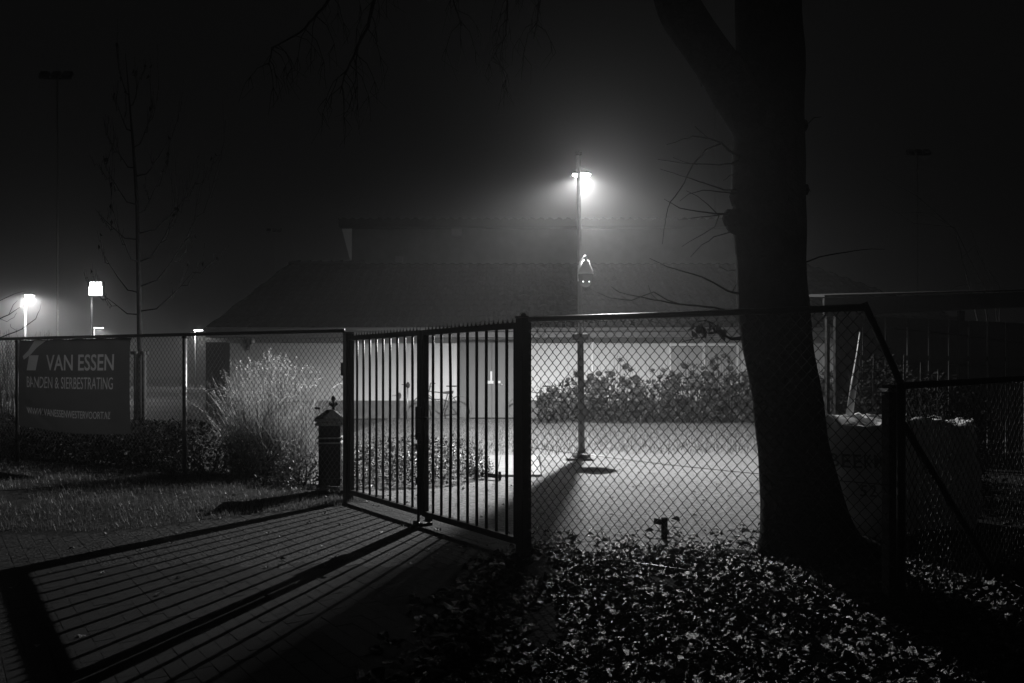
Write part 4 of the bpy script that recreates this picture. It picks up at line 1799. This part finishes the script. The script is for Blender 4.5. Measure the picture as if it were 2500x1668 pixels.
# ------------------------------------------------------------------ dark shelter on the right
S0, S1 = Vector((4.51, 11.5, 0)), Vector((10.4, 14.5, 0))
SV = (S1 - S0).normalized()
SN = Vector((SV.y, -SV.x, 0))            # towards the viewer
SL = (S1 - S0).length
SA = math.atan2(SV.y, SV.x)
sh = thing('shelter', S0, 'dark open wooden shelter with slatted side right of the big tree', 'shelter')


def stop(s_):
    return 2.454 + .42 * s_ / SL


b = MB()
b.bar(S0 + Vector((0, 0, stop(0) - .14)), S1 + Vector((0, 0, stop(SL) - .14)), .05, .26)
b.build('fascia', 'wood_dark', sh)
b = MB()
r0, r1 = S0 - SV * .08 + SN * .08, S1 + SN * .08
r2, r3 = S1 - SN * .9, S0 - SV * .0 - SN * .7
b.add([(r0.x, r0.y, stop(0) + .03), (r1.x, r1.y, stop(SL) + .03), (r2.x, r2.y, stop(SL) + .1), (r3.x, r3.y, stop(0) + .1),
       (r0.x, r0.y, stop(0)), (r1.x, r1.y, stop(SL)), (r2.x, r2.y, stop(SL) + .07), (r3.x, r3.y, stop(0) + .07)],
      [(0, 1, 2, 3), (7, 6, 5, 4), (0, 4, 5, 1), (1, 5, 6, 2), (2, 6, 7, 3), (3, 7, 4, 0)])
b.build('roof', 'roof', sh)
q = S0 - SV * .03 + SN * .04
box('corner_trim', 'wood_dark', (q.x, q.y, stop(0) - .14), (.06, .03, .25), sh, SA)
for s_, w in ((.13, .06), (.36, .17), (3.2, .14), (6.3, .14)):
    q = S0 + SV * s_ - SN * .06
    box('post', 'wood_dark', (q.x, q.y, (stop(s_) - .28) / 2), (w, .04, stop(s_) - .28), sh, SA)
s_, k = .62, 0
while s_ < SL:
    q = S0 + SV * s_ - SN * (.16 + (.02 if k % 2 else 0))
    box('slat', 'wood_dark', (q.x, q.y, 1.09), (.235, .025, 2.28), sh, SA + random.uniform(-.03, .03))
    s_ += .255
    k += 1
for z in (.5, 1.6):
    b = MB()
    b.bar(S0 + SV * .5 - SN * .23 + Vector((0, 0, z)), S1 - SN * .23 + Vector((0, 0, z)), .05, .08)
    b.build('rail', 'wood_dark', sh)
for k_, (bx_, by_) in enumerate(((4.75, 10.2), (4.62, 9.25), (4.5, 8.35))):  # bushes added to block the lamp and shade the ground beyond them
    shrub('shade_bush', (bx_, by_, 0), .58, .55, 1.62 - .12 * k_, 2200, .07,
          ('farthest of the bushes added for shade behind the bulk bags, against the shelter', 'middle one of the bushes added for shade behind the bulk bags', 'nearest of the bushes added for shade, just behind the right bulk bag')[k_],
          'bushes added for shade behind the bags', 0, 'dark_leaf')
# pale leaning pole in the bag; thin strips standing in for lit slat edges
lp = MB()
lp.tube([at(2074, 1012, 7.0), at(2086, 930, 7.12), at(2096, 860, 7.22), at(2100, 812, 7.3)], [.030, .028, .018, .008], 10)
tag(lp.build('pale_pole', 'white', smooth=True), 'pale tapering pole leaning upright out of the bulk bag', 'pole')
for px, ya, yb, d, lab in ((2133, 866, 1010, 7.2, 'strip for a lit slat edge just right of the pale leaning pole'), (2207, 866, 1060, 7.3, 'strip for a lit slat edge right of the fence corner post'),
                      (2248, 885, 1060, 7.5, 'strip for a lit slat edge above the right bulk bag, left one of two'), (2290, 902, 1060, 7.6, 'strip for a lit slat edge above the right bulk bag, right one of two')):
    b = MB()
    b.tube([at(px - 2, yb, d), at(px + 1, ya, d)], .009, 6)
    tag(b.build('lit_slat_edge', 'wood', smooth=True), lab, 'lit edge strip', 'strips for lit slat edges of the shelter')

# ------------------------------------------------------------------ bulk bags
def bulk_bag(c, w, h, label, seed, rzb):
    t = thing('bulk_bag', c, label, 'bulk bag', 'white bulk bags behind the tree')
    n, rows = 40, 16
    vs, fs = [], []
    for j in range(rows + 1):
        v = j / rows
        for k in range(n):
            a = 2 * math.pi * k / n
            ca, sa = math.cos(a), math.sin(a)
            e = 2.9 - .6 * v
            rr = 1 / (abs(ca) ** e + abs(sa) ** e) ** (1 / e)
            bul = 1.02 + .12 * math.sin(v * math.pi) - .10 * max(0, v - .55)
            rr *= w / 2 * bul * (1 + .13 * noise.noise((ca * 2 + seed, sa * 2, v * 4)) + .04 * noise.noise((ca * 6 + seed, sa * 6, v * 12)))
            z = h * v
            if j >= rows - 1:
                z += .12 * noise.noise((ca * 2.2, sa * 2.2, seed * 3.3)) + .04 * noise.noise((ca * 9, sa * 9, seed))
            q = Matrix.Rotation(rzb, 3, 'Z') @ Vector((ca * rr, sa * rr, 0))
            vs.append((c[0] + q.x, c[1] + q.y, z))
    for j in range(rows):
        for k in range(n):
            k2 = (k + 1) % n
            fs.append((j * n + k, j * n + k2, (j + 1) * n + k2, (j + 1) * n + k))
    # folded-in rim and fill
    base = len(vs)
    for s, dz in ((.9, -.015), (.78, -.10), (.4, -.10)):
        for k in range(n):
            p = Vector(vs[rows * n + k])
            q = Vector((c[0], c[1], p.z)).lerp(p, s)
            vs.append((q.x, q.y, p.z + dz + .05 * noise.noise((q.x * 6, q.y * 6, seed)) * (1 if s < .85 else .2)))
    prev = rows * n
    for r in range(3):
        cur = base + r * n
        for k in range(n):
            k2 = (k + 1) % n
            fs.append((prev + k, prev + k2, cur + k2, cur + k))
        prev = cur
    fs.append(tuple(prev + k for k in range(n)))
    b = MB()
    b.add(vs, fs)
    b.build('sack', 'bag', t, smooth=True)
    # loops and crumpled film on the rim
    for k in range(4):
        a = rzb + math.pi / 4 + k * math.pi / 2
        q = Vector((c[0] + math.cos(a) * w * .52, c[1] + math.sin(a) * w * .52, h - .03))
        b = MB()
        tang = Vector((-math.sin(a), math.cos(a), 0))
        pts = [q - tang * .10, q - tang * .07 + Vector((0, 0, .05)), q + Vector((0, 0, .06 + .03 * random.random())), q + tang * .08 + Vector((0, 0, .04)), q + tang * .12 + Vector((0, 0, -.02))]
        for i in range(len(pts) - 1):
            b.bar(pts[i], pts[i + 1], .035, .008)
        b.build('lifting_loop', 'bag', t)
    b = MB()
    for k in range(30):
        a = random.uniform(0, 6.28)
        q = Vector((c[0] + math.cos(a) * w * random.uniform(.2, .5), c[1] + math.sin(a) * w * random.uniform(.2, .5), h - .05 + random.uniform(0, .04)))
        s = random.uniform(.05, .14)
        m = Matrix.Translation(q) @ Matrix.Rotation(random.uniform(0, 6.28), 4, 'Z') @ Matrix.Rotation(random.uniform(-.6, .6), 4, 'X')
        b.add([m @ Vector(p) for p in ((-s, -s * .5, 0), (s * .2, -s * .6, .03), (s, -s * .2, .0), (s * .8, s * .5, .02), (-s * .1, s * .4, .05), (-s, s * .6, 0))], [(0, 1, 4, 5), (1, 2, 3, 4)])
    b.build('crumpled_liner', 'bag', t)
    return t


BC = Vector((3.07, 7.05, 0))
bag1 = bulk_bag(BC, .80, .98, 'white bulk bag with dark lettering beside the big trunk', 1.0, -.25)
bag2 = bulk_bag(Vector((3.78, 7.30, 0)), .72, .93, 'second bulk bag, right of the lettered one, behind the low fence', 2.6, .1)
prints = [(ch, .064 if ch != 'M' else .078, .11, .60, -.26 + i * .085) for i, ch in enumerate('BEEKMAN')] + [('5', .055, .10, .36, -.04), ('2', .055, .10, .36, .035)]
nrm = Vector((math.sin(-.25), -math.cos(-.25), 0))
rgt = Vector((math.cos(-.25), math.sin(-.25), 0))
for body, wd, ht, z, xo in prints:
    me = text_curve(body, wd, ht, xo - wd / 2, 0, .01)
    grid_cut(me, [-.28 + .04 * i for i in range(15)], [])
    for v in me.vertices:
        x = v.co.x
        zz = z + v.co.y
        vv = zz / .98
        w = .40 * (1.02 + .12 * math.sin(vv * math.pi) - .10 * max(0, vv - .55))
        ee = 2.9 - .6 * vv
        bow = w * 1.04 * (max(0, 1 - (abs(x) / w) ** ee)) ** (1 / ee)
        q = BC + rgt * x + nrm * (bow * (1 + .13 * noise.noise((x / .4 * 2 + 1.0, -2, vv * 4))) + .02)
        v.co = (q.x, q.y, zz)
    me.materials.clear()
    me.materials.append(M['bag_print'])
    o = bpy.data.objects.new('lettering', me)
    col.objects.link(o)
    o.parent = bag1
    o.matrix_parent_inverse = Matrix.Translation(-bag1.location)

# faint bare bush at the far right
random.seed(44)
fb = thing('bare_bush', at(2460, 1080, 15.5), 'faint bare bush with arching twigs at the right edge above the low fence', 'bush')
for pts, r in (([(2420, 1000), (2380, 750), (2330, 560), (2240, 480), (2150, 430)], .02), ([(2430, 1000), (2400, 700), (2330, 555), (2230, 545), (2170, 505)], .014), ([(2440, 1000), (2430, 720), (2380, 600), (2340, 640)], .01),
               ([(2440, 1000), (2440, 700), (2400, 640), (2370, 560)], .012), ([(2450, 1000), (2400, 690), (2330, 700), (2300, 740)], .008), ([(2330, 556), (2260, 520), (2190, 520), (2150, 500)], .006)):
    twig(fb, [(x / D, y / D) for x, y in pts], 15.5, r * .8, .002, .3, 'branch')

# ------------------------------------------------------------------ fallen leaves
random.seed(77)
variants = []
for k in range(6):
    m = 'dead_leaf' if k else 'dead_leaf_pale'
    variants.append((leaf_mesh('fallen_leaf', random.uniform(.055, .10), random.uniform(.032, .065), random.uniform(-1.8, 2.4), random.uniform(-.3, .9), m, k % 2), m))
meshes = [lm.mesh('fallen_leaf', m) for lm, m in variants]


def litter_density(x, y):
    """how thick the litter lies (0..1) at a ground point"""
    e = 0.04 - 0.17 * (6.0 - min(y, 6.0))
    if x < e - .5:
        return 0
    d = 1.0
    if x < e + .3:
        d = max(0, (x - e + .5) / .8) ** 2
    if y > 5.5:
        d *= max(0, 1 - (y - 5.5) / 2.2) ** 3.4
    d *= .58 + 1.1 * noise.noise((x * 2.6, y * 2.6, 5))
    return max(0, min(1, d))


cand = []
while len(cand) < 21500:
    y = random.uniform(2.6, 7.7)
    x = random.uniform(-1.4, min(5.5, y * .70 + .2))
    if abs(x) > y * .68 + .1 or random.random() > litter_density(x, y):
        continue
    cand.append((x, y))
cand.sort(key=lambda q: q[1])
stuff = {'dead_leaf': MB(), 'dead_leaf_pale': MB()}
singles = 0
for i, (x, y) in enumerate(cand):
    k = random.randrange(6)
    lm, m = variants[k]
    big = random.random()
    tilt = R(17) if big < .85 else R(42)
    lift = random.uniform(.002, .026) * (1 + .8 * noise.noise((x * 3, y * 3, 8)))
    if y > 5.75:
        tilt, lift = R(14), random.uniform(.004, .014)
    mtx = Matrix.Translation((x, y, verge_z(x, y) + lift)) @ Matrix.Rotation(random.uniform(0, 6.28), 4, 'Z') @ \
        Matrix.Rotation(random.uniform(-tilt, tilt), 4, 'X') @ Matrix.Rotation(random.uniform(-tilt, tilt), 4, 'Y') @ Matrix.Scale(random.choice((.35, .55, .7, .85, 1, 1.3)) * random.uniform(.85, 1.2), 4)
    py = HORIZON + HC * F_PX / y
    if singles < 300 and py < 1668 and abs(x / y) < .64 and random.random() < .5:
        o = bpy.data.objects.new('fallen_leaf', meshes[k])
        col.objects.link(o)
        o.matrix_world = mtx
        tag(o, 'single fallen leaf among the wet leaf litter in the foreground', 'leaf', 'fallen leaves in the foreground')
        singles += 1
    else:
        stuff[m].add([mtx @ Vector(v) for v in lm.v], lm.f)
tag(stuff['dead_leaf'].build('leaf_litter', 'dead_leaf', kind='stuff'), 'wet dark leaf litter covering the ground front right', 'leaf litter')
tag(stuff['dead_leaf_pale'].build('leaf_litter', 'dead_leaf_pale', kind='stuff'), 'paler fallen leaves strewn through the leaf litter', 'leaf litter')
# a few stray leaves on driveway, lawn and yard
b = MB()
for k in range(420):
    if k < 90:
        q = GL + GD * random.uniform(.1, 3.3) - GN * random.uniform(-.2, 4.5)
        z = .026
    elif k < 150:
        s = random.uniform(0, 6)
        q = lawn_pt(s, random.uniform(0, lawn_edge(s)))
        z = q.z + .03
    elif k < 260:
        q = Vector((random.uniform(-2.0, .2), random.uniform(7.4, 9.8), 0))
        z = .008
        if gate_side(q) < .1:
            continue
    else:
        q = Vector((random.uniform(-.2, 5), random.uniform(7, 12), 0))
        z = .006
    lm, m = random.choice(variants)
    mtx = Matrix.Translation((q.x, q.y, z)) @ Matrix.Rotation(random.uniform(0, 6.28), 4, 'Z') @ Matrix.Rotation(random.uniform(-.35, .35), 4, 'X') @ Matrix.Scale(random.uniform(.4, .85), 4)
    b.add([mtx @ Vector(v) for v in lm.v], lm.f)
tag(b.build('stray_leaves', 'dead_leaf_pale', kind='stuff'), 'stray fallen leaves scattered over driveway, lawn and yard', 'leaves')

# ------------------------------------------------------------------ haze
b = MB()
b.box((0, 85, 15.0), (300, 220, 33.0))
hz = b.build('haze', None)
hm = bpy.data.materials.new('haze')
hm.use_nodes = True
nt = hm.node_tree
nt.nodes.remove(nt.nodes['Principled BSDF'])
pv = nt.nodes.new('ShaderNodeVolumePrincipled')
pv.inputs['Color'].default_value = (.9, .9, .9, 1)
pv.inputs['Density'].default_value = 0.0044
pv.inputs['Anisotropy'].default_value = 0.86
nt.links.new(pv.outputs['Volume'], nt.nodes['Material Output'].inputs['Volume'])
hz.data.materials.append(hm)
hz['kind'] = 'stuff'
tag(hz, 'thin night mist glowing around the lamps', 'haze')
